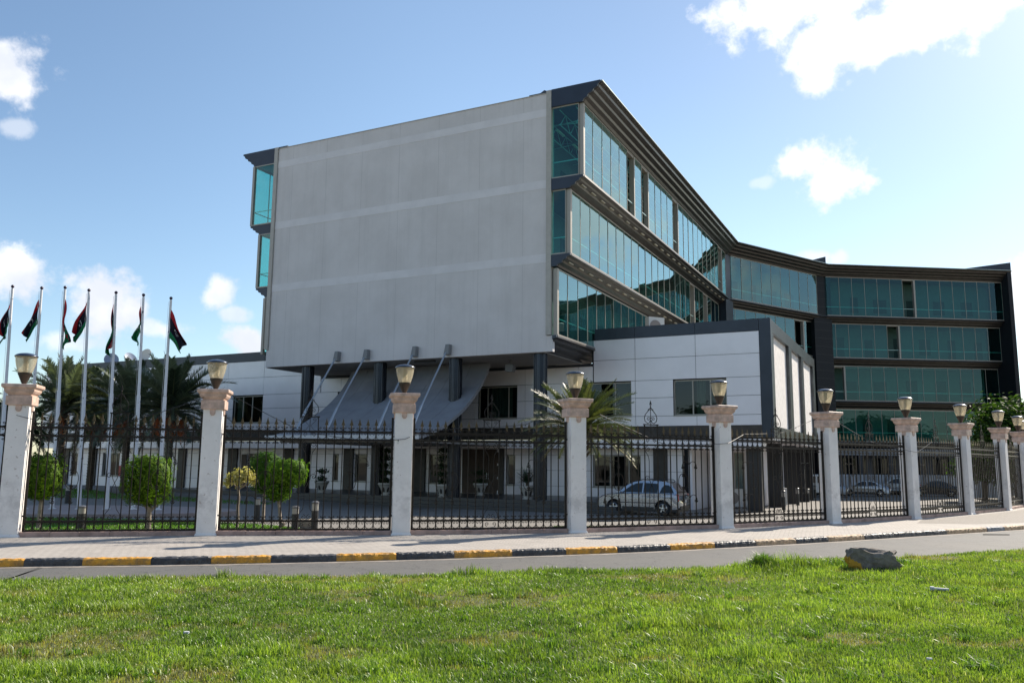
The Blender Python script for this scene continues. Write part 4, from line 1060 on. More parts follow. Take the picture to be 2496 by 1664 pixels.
    mb.poly([(xm, 4.22), (xm+.03, 4.12), (xm+.045, 4.07), (xm+.012, 4.08), (xm-.012, 4.08), (xm-.045, 4.07), (xm-.03, 4.12)], 'y', -.009, .009); mb.lathe([(.012, 4.02), (.028, 4.04), (.012, 4.07)], 8, (xm, 0, 0))
    mb.build('crest', IRON, t)
    return t
PW = ['at the far left edge', 'before the flagpoles', 'left of the canopy pillar', 'before the main entrance', 'before the silver off-road car',
      'before the black side piers', 'before the parked silver saloons', 'before the dark saloon', 'fourth from the right end', 'third from the right end', 'second from the right end']
panel0 = None
for i in range(0, 11):
    a, b = FE[i], FE[i+1]; d = (b-a).normalized(); Ln = (b-a).length-2*(.262+.06)
    st = a+d*(.262+.06)
    if panel0 is None: panel0 = make_panel(5.0); pn = panel0
    else: pn = copy_tree(panel0)
    pn.location = (st.x, st.y, 0); pn.rotation_euler = (0, 0, math.atan2(d.y, d.x)); pn.scale = (Ln/5.0, 1, 1)
    tag(pn, 'dark wrought iron fence panel with spearheads '+PW[i], 'fence panel', 'iron fence panels between the pillars')
# stone plinth under the panels
for i in range(0, 11):
    a, b = FE[i], FE[i+1]; d = (b-a).normalized(); Ln = (b-a).length
    mb = MB(); n_ = 6; rr = random.Random(i)
    xs_ = [.268+(Ln-.536)*k/n_ for k in range(n_+1)]
    for k in range(n_): mb.box(xs_[k]+.002, xs_[k+1]-.002, -.14+rr.uniform(-.006, .006), .16, -.15, .125+rr.uniform(-.004, .004))
    o = mb.build('fence_plinth', PINK2, None, bevel=.012); o.location = (a.x, a.y, 0); o.rotation_euler = (0, 0, math.atan2(d.y, d.x))
    tag(o, 'low pinkish stone plinth under the iron panel '+PW[i], 'plinth', 'plinth stones under the fence')

# cables with bulbs strung along the fence
BULB = glass('bulb_glass', (.9, .92, .9), 1.5)
def cable(pts, label, nb=4, sag=.25):
    P_ = []; 
    for k in range(len(pts)-1):
        A = Vector(pts[k]); B = Vector(pts[k+1]); m_ = 12
        for j in range(m_+(k == len(pts)-2)):
            t = j/m_; q = A.lerp(B, t); q.z -= sag*4*t*(1-t)*(A-B).length/5; P_.append(q)
    mb = MB(); mb.tube(P_, .009, 5); root = mb.build('string_light_cable', BLK); tag(root, label, 'cable', 'string light cables along the fence')
    for j in range(nb):
        q = P_[int((j+.7)/(nb+.4)*(len(P_)-1))]
        mb = MB(); mb.lathe([(.014, 0), (.014, -.045)], 8, tuple(q)); sk = mb.build('bulb_socket', BLK, root)
        mb = MB(); mb.lathe([(.012, -.045), (.022, -.06), (.034, -.085), (.034, -.105), (.02, -.128), (.002, -.135)], 12, tuple(q)); mb.build('bulb', BULB, root, smooth=True)
def fp(i, f, z, out_=-.36):
    a, b = FE[i], FE[i+1]; d = (b-a).normalized(); n_ = Vector((d.y, -d.x)); q = a.lerp(b, f)+n_*(-out_); return (q.x, q.y, z)
cable([fp(1, 0., 3.28), fp(1, .28, 2.98, -.04), fp(1, .5, 3.1, -.04), fp(1, .95, 3.9)], 'sagging bulb cable from the leftmost pillar up to the next pillar', 4, .08)
cable([fp(2, .08, 4.02, .2), fp(2, .45, 3.0, -.04), fp(2, .8, 2.72, -.1), fp(3, 0, 2.78), fp(3, .1, 3.02, -.04)], 'bulb cable running down from the second pillar in front of the canopy', 2, .05)
cable([fp(3, .1, 3.02, -.04), fp(3, .3, 3.14, -.04), fp(3, .7, 3.3, .0), fp(3, .96, 3.98, .2)], 'bulb cable rising along the spearheads before the main entrance', 5, .05)
cable([fp(4, .18, 3.7, .2), fp(4, .6, 2.75, -.05), fp(5, 0, 2.85), fp(5, .2, 3.2, -.04), fp(5, .55, 3.3, -.04), fp(5, .97, 4.0, .1)], 'bulb cable dipping past the silver car and over the next panel', 5, .04)
cable([fp(6, .05, 4.0, .1), fp(6, .5, 3.1, -.04), fp(7, 0, 2.72), fp(7, .4, 3.2, -.04)], 'bulb cable dipping in front of the parked saloons', 3, .04)

# ============================================================ FLAGPOLES AND FLAGS
FRED = mat('flag_red', (.55, .02, .035), .8); FBLK = mat('flag_black', (.012, .012, .03), .8); FGRN = mat('flag_green', (.012, .24, .09), .8); FWH = mat('flag_white', (.75, .75, .8), .8)
def ftwo(m):
    t = m.node_tree; b = t.nodes['Principled BSDF']; tr = N(t, 'ShaderNodeBsdfTranslucent', i={0: tuple(b.inputs['Base Color'].default_value)}); mx = N(t, 'ShaderNodeMixShader', i={0: .35})
    L(t, b.outputs[0], mx.inputs[1]); L(t, tr.outputs[0], mx.inputs[2]); L(t, mx.outputs[0], t.nodes['Material Output'].inputs[0])
for m_ in (FRED, FBLK, FGRN, FWH): ftwo(m_)
def make_pole(h):
    t = empty('flagpole')
    mb = MB(); mb.lathe([(.16, 0), (.16, .03), (.10, .05)], 16); mb.build('pole_base', WHITEP, t)
    mb = MB(); mb.lathe([(.085, .03), (.078, h*.52), (.062, h*.525), (.05, h-.12)], 14)
    rr = random.Random(int(h*100))
    mb.build('pole_shaft', mat('chipped_white', (.72, .71, .72), .45, var=.0), t, smooth=True)
    mb = MB(); mb.lathe([(.02, h-.12), (.02, h-.10), (.05, h-.085), (.07, h-.04), (.07, h-.02), (.045, h+.025), (.005, h+.04)], 14); mb.build('finial_ball', mat('finial_dark', (.04, .02, .05), .4), t, smooth=True)
    return t
def chipped():
    m = MATS['chipped_white']; t = m.node_tree; b = t.nodes['Principled BSDF']; co = N(t, 'ShaderNodeTexCoord').outputs['Object']
    oi = N(t, 'ShaderNodeObjectInfo').outputs['Location']; cc_ = VM(t, 'ADD', co, oi).outputs[0]
    n_ = N(t, 'ShaderNodeTexNoise', i={'Scale': 5.0, 'Detail': 3.}); L(t, cc_, n_.inputs['Vector'])
    c = MIXC(t, SMOOTH(t, n_.outputs[0], .66, .69), (.72, .71, .72), (.2, .19, .22)); L(t, c, b.inputs['Base Color'])
TOPS = [(31, 696), (102, 700), (159, 698.5), (217, 705), (283, 711), (350, 717), (417, 725)]
PB = [(-21.45, 35.3), (-20.4, 35.42), (-19.3, 35.55), (-18.25, 35.7), (-17.15, 35.85), (-16.0, 35.8), (-14.9, 35.68)]
# flag drape params: dir (x sign), spread a, drop b, width W, hoist Hh, pleat, mirror colours
FP = [(-1, .20, .98, 1.6, 1.25, 1), (-1, .36, .98, 1.5, 1.1, 2), (1, .12, 1.15, 1.5, 1.3, 3), (-1, .38, .90, 1.5, 1.1, 4), (-1, .10, 1.2, 1.6, 1.3, 5), (-1, .15, .86, 1.5, 1.15, 6), (1, .44, .88, 1.6, 1.25, 7)]
FD = ['hanging limp with white crescent showing, leftmost of the seven', 'swept left, second pole from the left', 'twisted tight round the third pole from the left', 'swept down to the left on the middle pole', 'hanging straight down, third pole from the right', 'crumpled green side outward, second pole from the right', 'flying out to the right on the rightmost pole']
for i, ((tx, ty), (bx_, by_)) in enumerate(zip(TOPS, PB)):
    top = aty(tx, ty, by_); h = top.z-.02
    t = make_pole(h); t.location = (bx_*.0+top.x*1.0, by_, .02); 
    # lean so that the foot sits where it stands
    dx = top.x-bx_
    t.location = (bx_, by_, .02); t.rotation_euler = (0, math.atan2(dx, h), 0)
    tag(t, 'white flagpole with dark ball finial, '+['first', 'second', 'third', 'fourth', 'fifth', 'sixth', 'seventh'][i]+' of the row from the left', 'flagpole', 'flagpoles in a row on the round plaza')
    dr_, a_, b_, W, Hh, sd_ = FP[i]; rr = random.Random(sd_); ph = rr.uniform(0, 6)
    zt = h-.55; ns, nt_ = 22, 16
    def cloth(s, tt, off=0.):
        # s along the fly, tt 0 top of hoist .. 1 bottom of hoist
        x = dr_*(.05+a_*W*s**(.9)*(1-.25*tt))+.13*math.sin(5*s+ph+tt*5)*s**.6*(1 if a_ < .3 else .5)
        z = zt-tt*Hh*(1-.45*s)-b_*W*s*(1-.12*tt)
        y = -.05+.10*math.sin(tt*9+s*4+ph)*(.25+.75*s)+.06*math.sin(tt*17+ph*2)*min(1, s*3)+off
        return (x+zt*0, y, z)
    mb = MB(); vs = [cloth(s/ns, q/nt_) for s in range(ns+1) for q in range(nt_+1)]
    for s in range(ns):
        for q in range(nt_):
            f1_, f2_ = (.25, .75) if i in (0, 1, 3, 6) else (.14, .42)
            mi = 0 if q < nt_*f1_ else (1 if q < nt_*f2_ else 2)
            mb.v and None
            mb.f.append((s*(nt_+1)+q, (s+1)*(nt_+1)+q, (s+1)*(nt_+1)+q+1, s*(nt_+1)+q+1)); mb.m.append(mi)
    mb.v = vs
    fo_ = mb.build('flag', [FRED, FBLK, FGRN], None, smooth=False, recalc=False)
    so_ = fo_.modifiers.new('thickness', 'SOLIDIFY'); so_.thickness = .006
    fo_.location = t.location; fo_.rotation_euler = t.rotation_euler
    tag(fo_, 'red, black and green striped flag '+FD[i], 'flag', 'flags on the flagpoles')
    # white crescent and star in the black stripe
    mb = MB(); m_ = 14; cs, ct, rs_, rt_ = .40, .5, .085, .13
    for off in (-.022, .022):
        o0 = len(mb.v); 
        for k in range(m_+1):
            a = math.pi*(.25+1.5*k/m_); mb.v.append(cloth(cs+rs_*math.cos(a), ct+rt_*math.sin(a), off)); mb.v.append(cloth(cs+.02+rs_*.72*math.cos(a), ct+rt_*.72*math.sin(a), off))
        for k in range(m_): mb.f.append((o0+2*k, o0+2*k+2, o0+2*k+3, o0+2*k+1)); mb.m.append(0)
        o0 = len(mb.v)
        for k in range(10): a = 2*math.pi*k/10; r_ = (1 if k % 2 == 0 else .42); mb.v.append(cloth(cs+.10+.045*r_*math.cos(a), ct+.07*r_*math.sin(a), off))
        mb.f.append(tuple(range(o0, o0+10))); mb.m.append(0)
    mb.build('crescent_emblem', FWH, fo_, recalc=False)
    mb = MB(); mb.tube([(-.09, -.03, h-.2), (-.11, -.03, h*.5), (-.10, -.02, 1.2)], .006, 4); mb.build('halyard', WHITEP, t)
chipped()

# ============================================================ VEGETATION
def leafmesh(name, P_, Nn, S_, C_, m, parent=None, seed=0, ratio=1.7):
    """quads with centres P_, facing Nn roughly, size S_, colour C_"""
    r2 = np.random.RandomState(seed); n_ = len(P_)
    Nn = Nn+r2.normal(0, .55, (n_, 3)); Nn /= np.linalg.norm(Nn, axis=1)[:, None]+1e-9
    A = np.cross(Nn, r2.normal(0, 1, (n_, 3))); A /= np.linalg.norm(A, axis=1)[:, None]+1e-9; B = np.cross(Nn, A)
    S_ = S_[:, None]; bend = Nn*S_*.22
    V = np.stack([P_-A*S_*ratio*.5, P_-B*S_*.42+bend*0, P_+A*S_*ratio*.5-bend, P_+B*S_*.42], 1).astype(np.float32)
    me = bpy.data.meshes.new(name); me.vertices.add(4*n_); me.vertices.foreach_set('co', V.ravel()); me.loops.add(4*n_); me.loops.foreach_set('vertex_index', np.arange(4*n_, dtype=np.int32))
    me.polygons.add(n_); me.polygons.foreach_set('loop_start', (np.arange(n_)*4).astype(np.int32)); me.update(calc_edges=True); me.materials.append(m)
    ca = me.color_attributes.new('Col', 'FLOAT_COLOR', 'POINT'); cc_ = np.ones((n_, 4, 4), np.float32); cc_[:, :, :3] = C_[:, None, :]; ca.data.foreach_set('color', cc_.ravel())
    o = bpy.data.objects.new(name, me); sc.collection.objects.link(o)
    if parent is not None: o.parent = parent
    return o
def colmix(n_, c1, c2, r2, pw=1.):
    g_ = (r2.rand(n_)**pw)[:, None]; return (np.array(c1)*(1-g_)+np.array(c2)*g_).astype(np.float32)
BARK = mat('pale_bark', (.30, .25, .20), .9, var=.35, vscale=8., bump=.6, bscale=20)
PBARK = mat('palm_bark', (.11, .085, .06), .95, var=.4, vscale=10., bump=.8, bscale=12)
def topiary(loc, blobs, label, trunk, seed, n_leaf=5200, c1=(.028, .085, .010), c2=(.155, .25, .02), size=.055):
    """blobs: (cx,cy,cz, rx,ry,rz) superellipsoids"""
    t = empty('topiary_tree', loc); tag(t, label, 'tree', None); r2 = np.random.RandomState(seed)
    mb = MB()
    for tr_, rad in trunk: mb.tube(tr_, rad, 8)
    mb.build('trunk', BARK, t, smooth=True)
    Ps, Ns = [], []
    for cx, cy, cz, rx, ry, rz in blobs:
        k = int(n_leaf*rx*rz/sum(b[3]*b[5] for b in blobs)); d = r2.normal(0, 1, (k, 3)); d /= np.linalg.norm(d, axis=1)[:, None]
        q = (np.abs(d)**4.2).sum(1)**(-1/4.2); rad = np.where(r2.rand(k) < .75, 1-.12*r2.rand(k)**2*3, r2.rand(k)**.5)
        lump = 1+.06*np.sin(d[:, 0]*7+seed*2.3)*np.sin(d[:, 2]*8+seed)+.05*np.sin(d[:, 1]*11+seed)+.05*np.sin(d[:, 0]*15+d[:, 2]*13+seed)+np.where(r2.rand(k) < .03, .12*r2.rand(k), 0); rad = rad*lump
        Ps.append(np.array([cx, cy, cz])+d*(q*rad)[:, None]*np.array([rx, ry, rz])); Ns.append(d)
    for _ in range(34):   # stray shoots
        b_ = blobs[r2.randint(len(blobs))]; d = r2.normal(0, 1, 3); d[2] = abs(d[2])*.8; d /= np.linalg.norm(d); q0 = (np.abs(d)**4.2).sum()**(-1/4.2)
        c0 = np.array(b_[:3])+d*q0*np.array(b_[3:])*.98; u_ = d+np.array([0, 0, .6]); u_ /= np.linalg.norm(u_)
        tt_ = np.arange(7)/7.*r2.uniform(.08, .2); Ps.append(c0+u_*tt_[:, None]+r2.normal(0, .012, (7, 3))); Ns.append(np.tile(d, (7, 1)))
    P_ = np.concatenate(Ps); Nn = np.concatenate(Ns)
    leafmesh('crown', P_, Nn, size*(.6+.8*r2.rand(len(P_))), colmix(len(P_), c1, c2, r2), LEAFM, t, seed)
    return t
def T0(x, z, top, dx=0.): return [(x, 0, -.1), (x+dx*.5, .0, top*.5), (x+dx, 0, top)]
topiary((-11.22, 26.0, -.06), [(0, 0, 1.52, .64, .58, .72)], 'round-headed clipped green tree in front of the flagpoles', [(T0(.12, 0, 1.0, -.02), [.085, .07, .06]), ([(.1, 0, .55), (.3, 0, .8), (.35, .1, 1.2)], .04), ([(.08, 0, .6), (-.12, .05, .85), (-.2, 0, 1.2)], .04)], 3, 8000)
topiary((-14.75, 26.4, -.06), [(0, 0, 1.60, .54, .5, .68)], 'clipped green tree half hidden by the leftmost pillar', [(T0(.05, 0, 1.1), [.08, .065, .05])], 4, 7000)
topiary((-8.95, 30.6, -.1), [(.0, 0, 1.78, .52, .5, .70)], 'darker square-clipped tree behind the forked one', [(T0(0, 0, 1.2), [.07, .06, .05])], 5, 6000, c2=(.085, .17, .017))
topiary((-7.42, 27.5, -.07), [(.10, 0, 1.78, .60, .5, .42), (-.16, 0, 1.25, .36, .4, .34)], 'bright green lopsided clipped tree beside the lamp bollards', [([(.0, 0, -.1), (-.1, 0, .6), (-.2, 0, 1.2)], [.065, .05, .04]), ([(.02, 0, .1), (.05, 0, .2)], .07)], 6, 7000, c2=(.17, .30, .028))
# pale yellow shrub on a bare stem
ys = empty('pale_shrub', (-8.82, 27.3, -.06)); tag(ys, 'small shrub with bare crooked stem and pale yellow leaves', 'shrub')
mb = MB(); mb.tube([(0, 0, -.1), (.03, 0, .3), (-.01, .02, .7), (.02, 0, 1.0), (-.02, 0, 1.25), (-.12, 0, 1.45)], [.05, .045, .05, .04, .035, .02], 8)
for q in ((-.3, 1.6), (.15, 1.55), (.3, 1.65), (-.1, 1.75), (.42, 1.5)): mb.tube([(0, 0, 1.25), (q[0]*.6, .05, 1.4), (q[0], .03, q[1])], [.022, .015, .01], 5)
mb.build('stem', BARK, ys, smooth=True)
r2 = np.random.RandomState(9); Cn = [(-.28, 0, 1.62), (-.1, .1, 1.75), (.12, 0, 1.62), (.3, -.05, 1.72), (.42, .05, 1.52), (.0, -.1, 1.5), (-.38, .05, 1.48), (.2, .1, 1.8)]
P_ = np.concatenate([np.array(c)+r2.normal(0, .075, (90, 3)) for c in Cn]); leafmesh('foliage', P_, r2.normal(0, 1, P_.shape), .055+.04*r2.rand(len(P_)), colmix(len(P_), (.38, .34, .12), (.62, .56, .28), r2), LEAFM, ys, 9)

def palm(loc, th, nf, fl_, label, seed, trunk_r=.22, dates=0, droop=1., c1=(.025, .05, .018), c2=(.12, .16, .07), group=None, nleaf=52, el0=-.35, lean=0., up=0., lwid=.024, lfl=.15):
    t = empty('date_palm', loc); tag(t, label, 'palm tree', group); r2 = np.random.RandomState(seed)
    mb = MB(); prof = []; z = -.3; k = 0
    while z < th: prof += [(trunk_r*(1.0+.12*(k % 2)), z), (trunk_r*(.92+.12*((k+1) % 2)), z+.09)]; z += .1; k += 1
    mb.lathe(prof, 12)
    for i, v in enumerate(mb.v): mb.v[i] = (v[0]+lean*max(0, v[2]), v[1], v[2])
    r3 = random.Random(seed)
    for k in range(26):   # stubs of old fronds
        a = k*2.4; zz = th-.9+.035*k; c_, s_ = math.cos(a), math.sin(a); ox = lean*zz
        mb.tube([(ox+c_*trunk_r*.8, s_*trunk_r*.8, zz), (ox+c_*(trunk_r+.16), s_*(trunk_r+.16), zz+.22)], [.06, .03], 5)
    mb.build('trunk', PBARK, t)
    V = []; C_ = []; rach = MB(); cx = lean*th
    for f in range(nf):
        a = f*2.39996+r2.rand()*.3; e = el0+up+(1.45-el0)*((f+.5)/nf)**.85; Lf = fl_*(.82+.3*r2.rand())*(1 if e < 1.1 else .8)
        d = np.array([math.cos(a)*math.cos(e), math.sin(a)*math.cos(e), math.sin(e)]); p = np.array([cx, 0, th]); pts = [p.copy()]; dirs = [d.copy()]; ns = 14
        for k in range(ns):
            d = d+np.array([0, 0, -1])*(.035+.10*droop*(k/ns))*(.5+math.cos(e)); d /= np.linalg.norm(d); p = p+d*Lf/ns; pts.append(p.copy()); dirs.append(d.copy())
        rach.tube([tuple(q) for q in pts], [.032*(1-.85*i/ns) for i in range(ns+1)], 4)
        tw = r2.normal(0, .35); g_ = r2.rand(); fc = np.array(c1)*(1-g_)+np.array(c2)*g_
        if e < -.1 and r2.rand() < .5: fc = fc*.5+np.array([.16, .12, .06])*.5
        for j in range(nleaf):
            s = .14+.86*j/nleaf; q = s*ns; i0 = min(int(q), ns-1); fr = q-i0; pp = pts[i0]*(1-fr)+pts[i0+1]*fr; dd = dirs[i0]
            up_ = np.array([0, 0, 1.])-dd*dd[2]; up_ /= np.linalg.norm(up_)+1e-6; side = np.cross(dd, up_)
            side, up_ = side*math.cos(tw)+up_*math.sin(tw), up_*math.cos(tw)-side*math.sin(tw)
            ll = fl_*lfl*(1-abs(s-.45)**1.6*1.1)*(.8+.4*r2.rand())
            for sg in (-1, 1):
                ld = side*sg*.72+dd*(.55+.25*s)+up_*(.30+.25*r2.normal()*.5); ld /= np.linalg.norm(ld); tip = pp+ld*ll+np.array([0, 0, -.10*ll]); wv = dd*lwid*fl_/3
                V.append((pp-wv, pp+wv, pp+ld*ll*.5+wv*1.0, tip)); C_.append(fc*(.75+.5*r2.rand()))
    rach.build('frond_stems', mat('frond_stem', (.14, .15, .06), .6), t)
    V = np.array(V, np.float32); n_ = len(V); me = bpy.data.meshes.new('fronds'); me.vertices.add(4*n_); me.vertices.foreach_set('co', V.ravel()); me.loops.add(4*n_); me.loops.foreach_set('vertex_index', np.arange(4*n_, dtype=np.int32))
    me.polygons.add(n_); me.polygons.foreach_set('loop_start', (np.arange(n_)*4).astype(np.int32)); me.update(calc_edges=True); me.materials.append(PALMM)
    ca = me.color_attributes.new('Col', 'FLOAT_COLOR', 'POINT'); cc_ = np.ones((n_, 4, 4), np.float32); cc_[:, :, :3] = np.array(C_, np.float32)[:, None, :]; ca.data.foreach_set('color', cc_.ravel())
    o = bpy.data.objects.new('fronds', me); sc.collection.objects.link(o); o.parent = t
    for k in range(dates):
        a = k*2*math.pi/dates+.5-1.9; mb = MB(); c0 = Vector((cx+math.cos(a)*.75, math.sin(a)*.75, th-.75)); r3 = random.Random(seed+k)
        for q in range(46):
            e_ = Vector((c0.x+r3.gauss(0, .2), c0.y+r3.gauss(0, .2), c0.z-.15-abs(r3.gauss(0, .38)))); mb.tube([(cx, 0, th), (c0.x, c0.y, c0.z+.35), e_], [.012, .01, .012], 3)
            for w3 in range(3): mb.lathe([(.004, .035), (.028, .01), (.028, -.015), (.004, -.04)], 5, (e_.x+r3.gauss(0, .05), e_.y+r3.gauss(0, .05), e_.z+.1*w3))
        mb.build('date_cluster', mat('orange_dates', (.42, .10, .015), .6), t)
    return t
PG = 'date palms before the low wing'
def palm_at(px, py, Y, th, *a, **k):
    b_ = aty(px, py, Y); return palm((b_.x, Y, gz(b_.x, Y)), th, *a, **k)
PC = dict(c1=(.022, .034, .02), c2=(.15, .18, .12), group=PG, nleaf=60, droop=.8)
palm_at(140, 1190, 56, 5.6, 66, 4.1, 'date palm with silvery fronds behind the second and third flagpoles', 21, dates=1, **PC)
palm_at(217, 1190, 58.5, 5.3, 64, 4.0, 'date palm behind the fourth flagpole, second from the left in the row', 22, dates=4, **PC)
palm_at(300, 1190, 55, 5.3, 64, 4.1, 'date palm with orange dates behind the fifth and sixth flagpoles', 23, dates=5, **PC)
palm_at(405, 1190, 51, 5.1, 66, 4.2, 'rightmost of the row of date palms, arching towards the windows', 24, dates=5, **PC)
palm_at(30, 1190, 59, 4.2, 40, 3.2, 'lower dark date palm at the left edge behind the first pillar', 25, dates=0, **dict(PC, c1=(.02, .035, .02), c2=(.08, .11, .06)))
pr = onz(1406, 1280, -.05)
palm((2.55, 30.6, gz(2.5, 30.6)), 3.4, 100, 2.25, 'single young date palm with olive fronds behind the middle pillar', 31, trunk_r=.2, c1=(.045, .065, .022), c2=(.13, .15, .055), nleaf=90, el0=-.15, droop=.26, lwid=.017, lfl=.12)

def broad_tree(loc, h, rx, rz, label, seed, nleaf=14000, c1=(.015, .04, .01), c2=(.08, .15, .03), size=.16, name='leafy_tree'):
    t = empty(name, loc); tag(t, label, 'tree'); r2 = np.random.RandomState(seed); r3 = random.Random(seed); mb = MB()
    mb.tube([(0, 0, -.3), (.1, 0, h*.35), (.0, .1, h*.62)], [.25, .2, .13], 8); cl = []
    for k in range(26):
        a = r3.uniform(0, 6.28); e = r3.uniform(-.4, 1.4); rr = r3.uniform(.35, 1.); c = (math.cos(a)*math.cos(e)*rx*rr, math.sin(a)*math.cos(e)*rx*rr, h-rz+math.sin(e)*rz*rr); cl.append(c)
        mb.tube([(0, 0, h*.5), (c[0]*.5, c[1]*.5, (h*.5+c[2])/2+.2), c], [.09, .05, .02], 5)
    mb.build('trunk', PBARK, t); k = nleaf//len(cl)
    P_ = np.concatenate([np.array(c)+r2.normal(0, 1, (k, 3))*np.array([rx*.2, rx*.2, rz*.17])*r3.uniform(.7, 1.3) for c in cl])
    leafmesh('crown', P_, r2.normal(0, 1, P_.shape)+np.array([0, 0, .8]), size*(.6+.8*r2.rand(len(P_))), colmix(len(P_), c1, c2, r2, 1.3), LEAFM, t, seed, 2.4)
    return t
b_ = aty(2462, 1120, 62); broad_tree((b_.x+.4, 62, gz(b_.x, 62)), 7.4, 3.3, 3.1, 'feathery dark green tree beyond the last pillars at the right edge', 41, 16000)
b_ = aty(2400, 1120, 66); broad_tree((b_.x-.2, 66, gz(b_.x, 66)), 4.6, 2.2, 2.0, 'lower green tree in front of the dark end of the office building', 42, 9000)
broad_tree((46, 70, -.7), 7., 3.4, 3.0, 'dark tree beyond the fence outside the right edge', 43, 6000)
b_ = aty(2, 1120, 40); broad_tree((b_.x-.4, 40, -.1), 4.9, 1.5, 1.7, 'dark green tree against the left edge behind the fence', 44, 8000, c1=(.01, .022, .01), c2=(.03, .055, .02))

# trees across the roundabout, behind the viewpoint: the far glazing and the windows mirror them
big = None
for k, (tx, ty, sc_) in enumerate(((-52, -30, 1.1), (-36, -38, 1.), (-21, -31, 1.15), (-7, -36, .95), (8, -30, 1.1), (22, -35, 1.2), (36, -28, 1.), (50, -22, 1.15), (64, -12, 1.1), (78, 2, 1.2), (90, 18, 1.1))):
    if big is None: big = broad_tree((tx, ty, -.3), 13, 6.5, 5.6, 'spreading dark tree across the road behind the viewpoint', 61, 15000, size=.42, c1=(.012, .03, .008), c2=(.05, .09, .02)); q_ = big
    else: q_ = copy_tree(big); q_.location = (tx, ty, -.3)
    q_.scale = (sc_, sc_, sc_*(.85+.3*((k*37) % 10)/10)); q_.rotation_euler = (0, 0, k*1.3); q_['group'] = 'trees across the road behind the viewpoint'
# ============================================================ BOLLARDS
def bollard(h, dome=True):
    t = empty('bollard_light'); mb = MB(); mb.lathe([(.11, -.1), (.11, h*.66)], 18); mb.build('bollard_post', mat('bollard_dark', (.035, .036, .038), .45, .3), t, smooth=True)
    mb = MB(); mb.lathe([(.10, h*.66), (.10, h*.9)], 18)
    for k in range(5): z = h*.68+k*h*.045; mb.lathe([(.112, z), (.112, z+.012)], 18)
    mb.build('bollard_lens', mat('bollard_lens', (.42, .40, .36), .4), t, smooth=True)
    mb = MB(); mb.lathe([(.12, h*.9), (.125, h*.92), (.12, h*.96), (.06, h), (.01, h)], 18); mb.build('bollard_cap', mat('bollard_cap', (.16, .16, .17), .4, .4), t, smooth=True)
    return t
BL = [((718, 1290), (718, 1232), 'grey lamp bollard beside the lopsided clipped tree'), ((766, 1290), (766, 1220), 'taller grey lamp bollard right of the clipped trees'), ((626, 1266), (626, 1211), 'dark lamp bollard between the yellow shrub and the clipped trees'),
      ((196, 1291), (196, 1231), 'lamp bollard on the grass left of the round-headed tree'), ((163, 1226), (163, 1179), 'dark lamp bollard on the paving left of the palms'),
      ((1849, 1244), (1849, 1199), 'dark bollard in front of the nearest black side pier'), ((1910.6, 1242), (1910.6, 1194), 'second dark bollard of the row past the side piers'), ((1945, 1231), (1945, 1188), 'third dark bollard of the row past the side piers'), ((1970, 1223), (1970, 1190), 'fourth dark bollard of the row past the side piers'), ((1987, 1213), (1987, 1182), 'farthest dark bollard beside the white van')]
for (bx_, by_), (tx, ty), lab in BL:
    p = gp(bx_, by_); q = ray(tx, ty); k = math.hypot(p.x, p.y)/math.hypot(q.x, q.y); h = H+q.z*k-p.z
    t = bollard(max(.5, h)); t.location = p; tag(t, lab, 'bollard', 'lamp bollards in the compound')

# ============================================================ PLANTERS ON THE STEPS
def pot(nm='planter', arches=5):
    mb = MB(); mb.lathe([(.22, 0), (.22, .04), (.17, .06), (.19, .12), (.30, .40), (.36, .52), (.40, .54), (.40, .62), (.34, .62), (.33, .56), (.02, .55)], 22)
    o = mb.build('bowl', mat('white_concrete', (.50, .49, .45), .7, var=.15), None, smooth=True)
    a_ = MB()
    for k in range(7):
        an = 2*math.pi*k/7; ca_, sa_ = math.cos(an), math.sin(an)
        pts = [(-.05, .16), (.05, .16), (.06, .3), (.04, .38), (0, .41), (-.04, .38), (-.06, .3)]
        for x_, z_ in pts: r_ = .19+(z_-.12)/.28*.11+.012; a_.v.append((ca_*r_-sa_*x_, sa_*r_+ca_*x_, z_))
        a_.f.append(tuple(range(k*7, k*7+7))); a_.m.append(0)
    return o, a_
ARC = mat('arch_recess', (.05, .045, .04), .9)
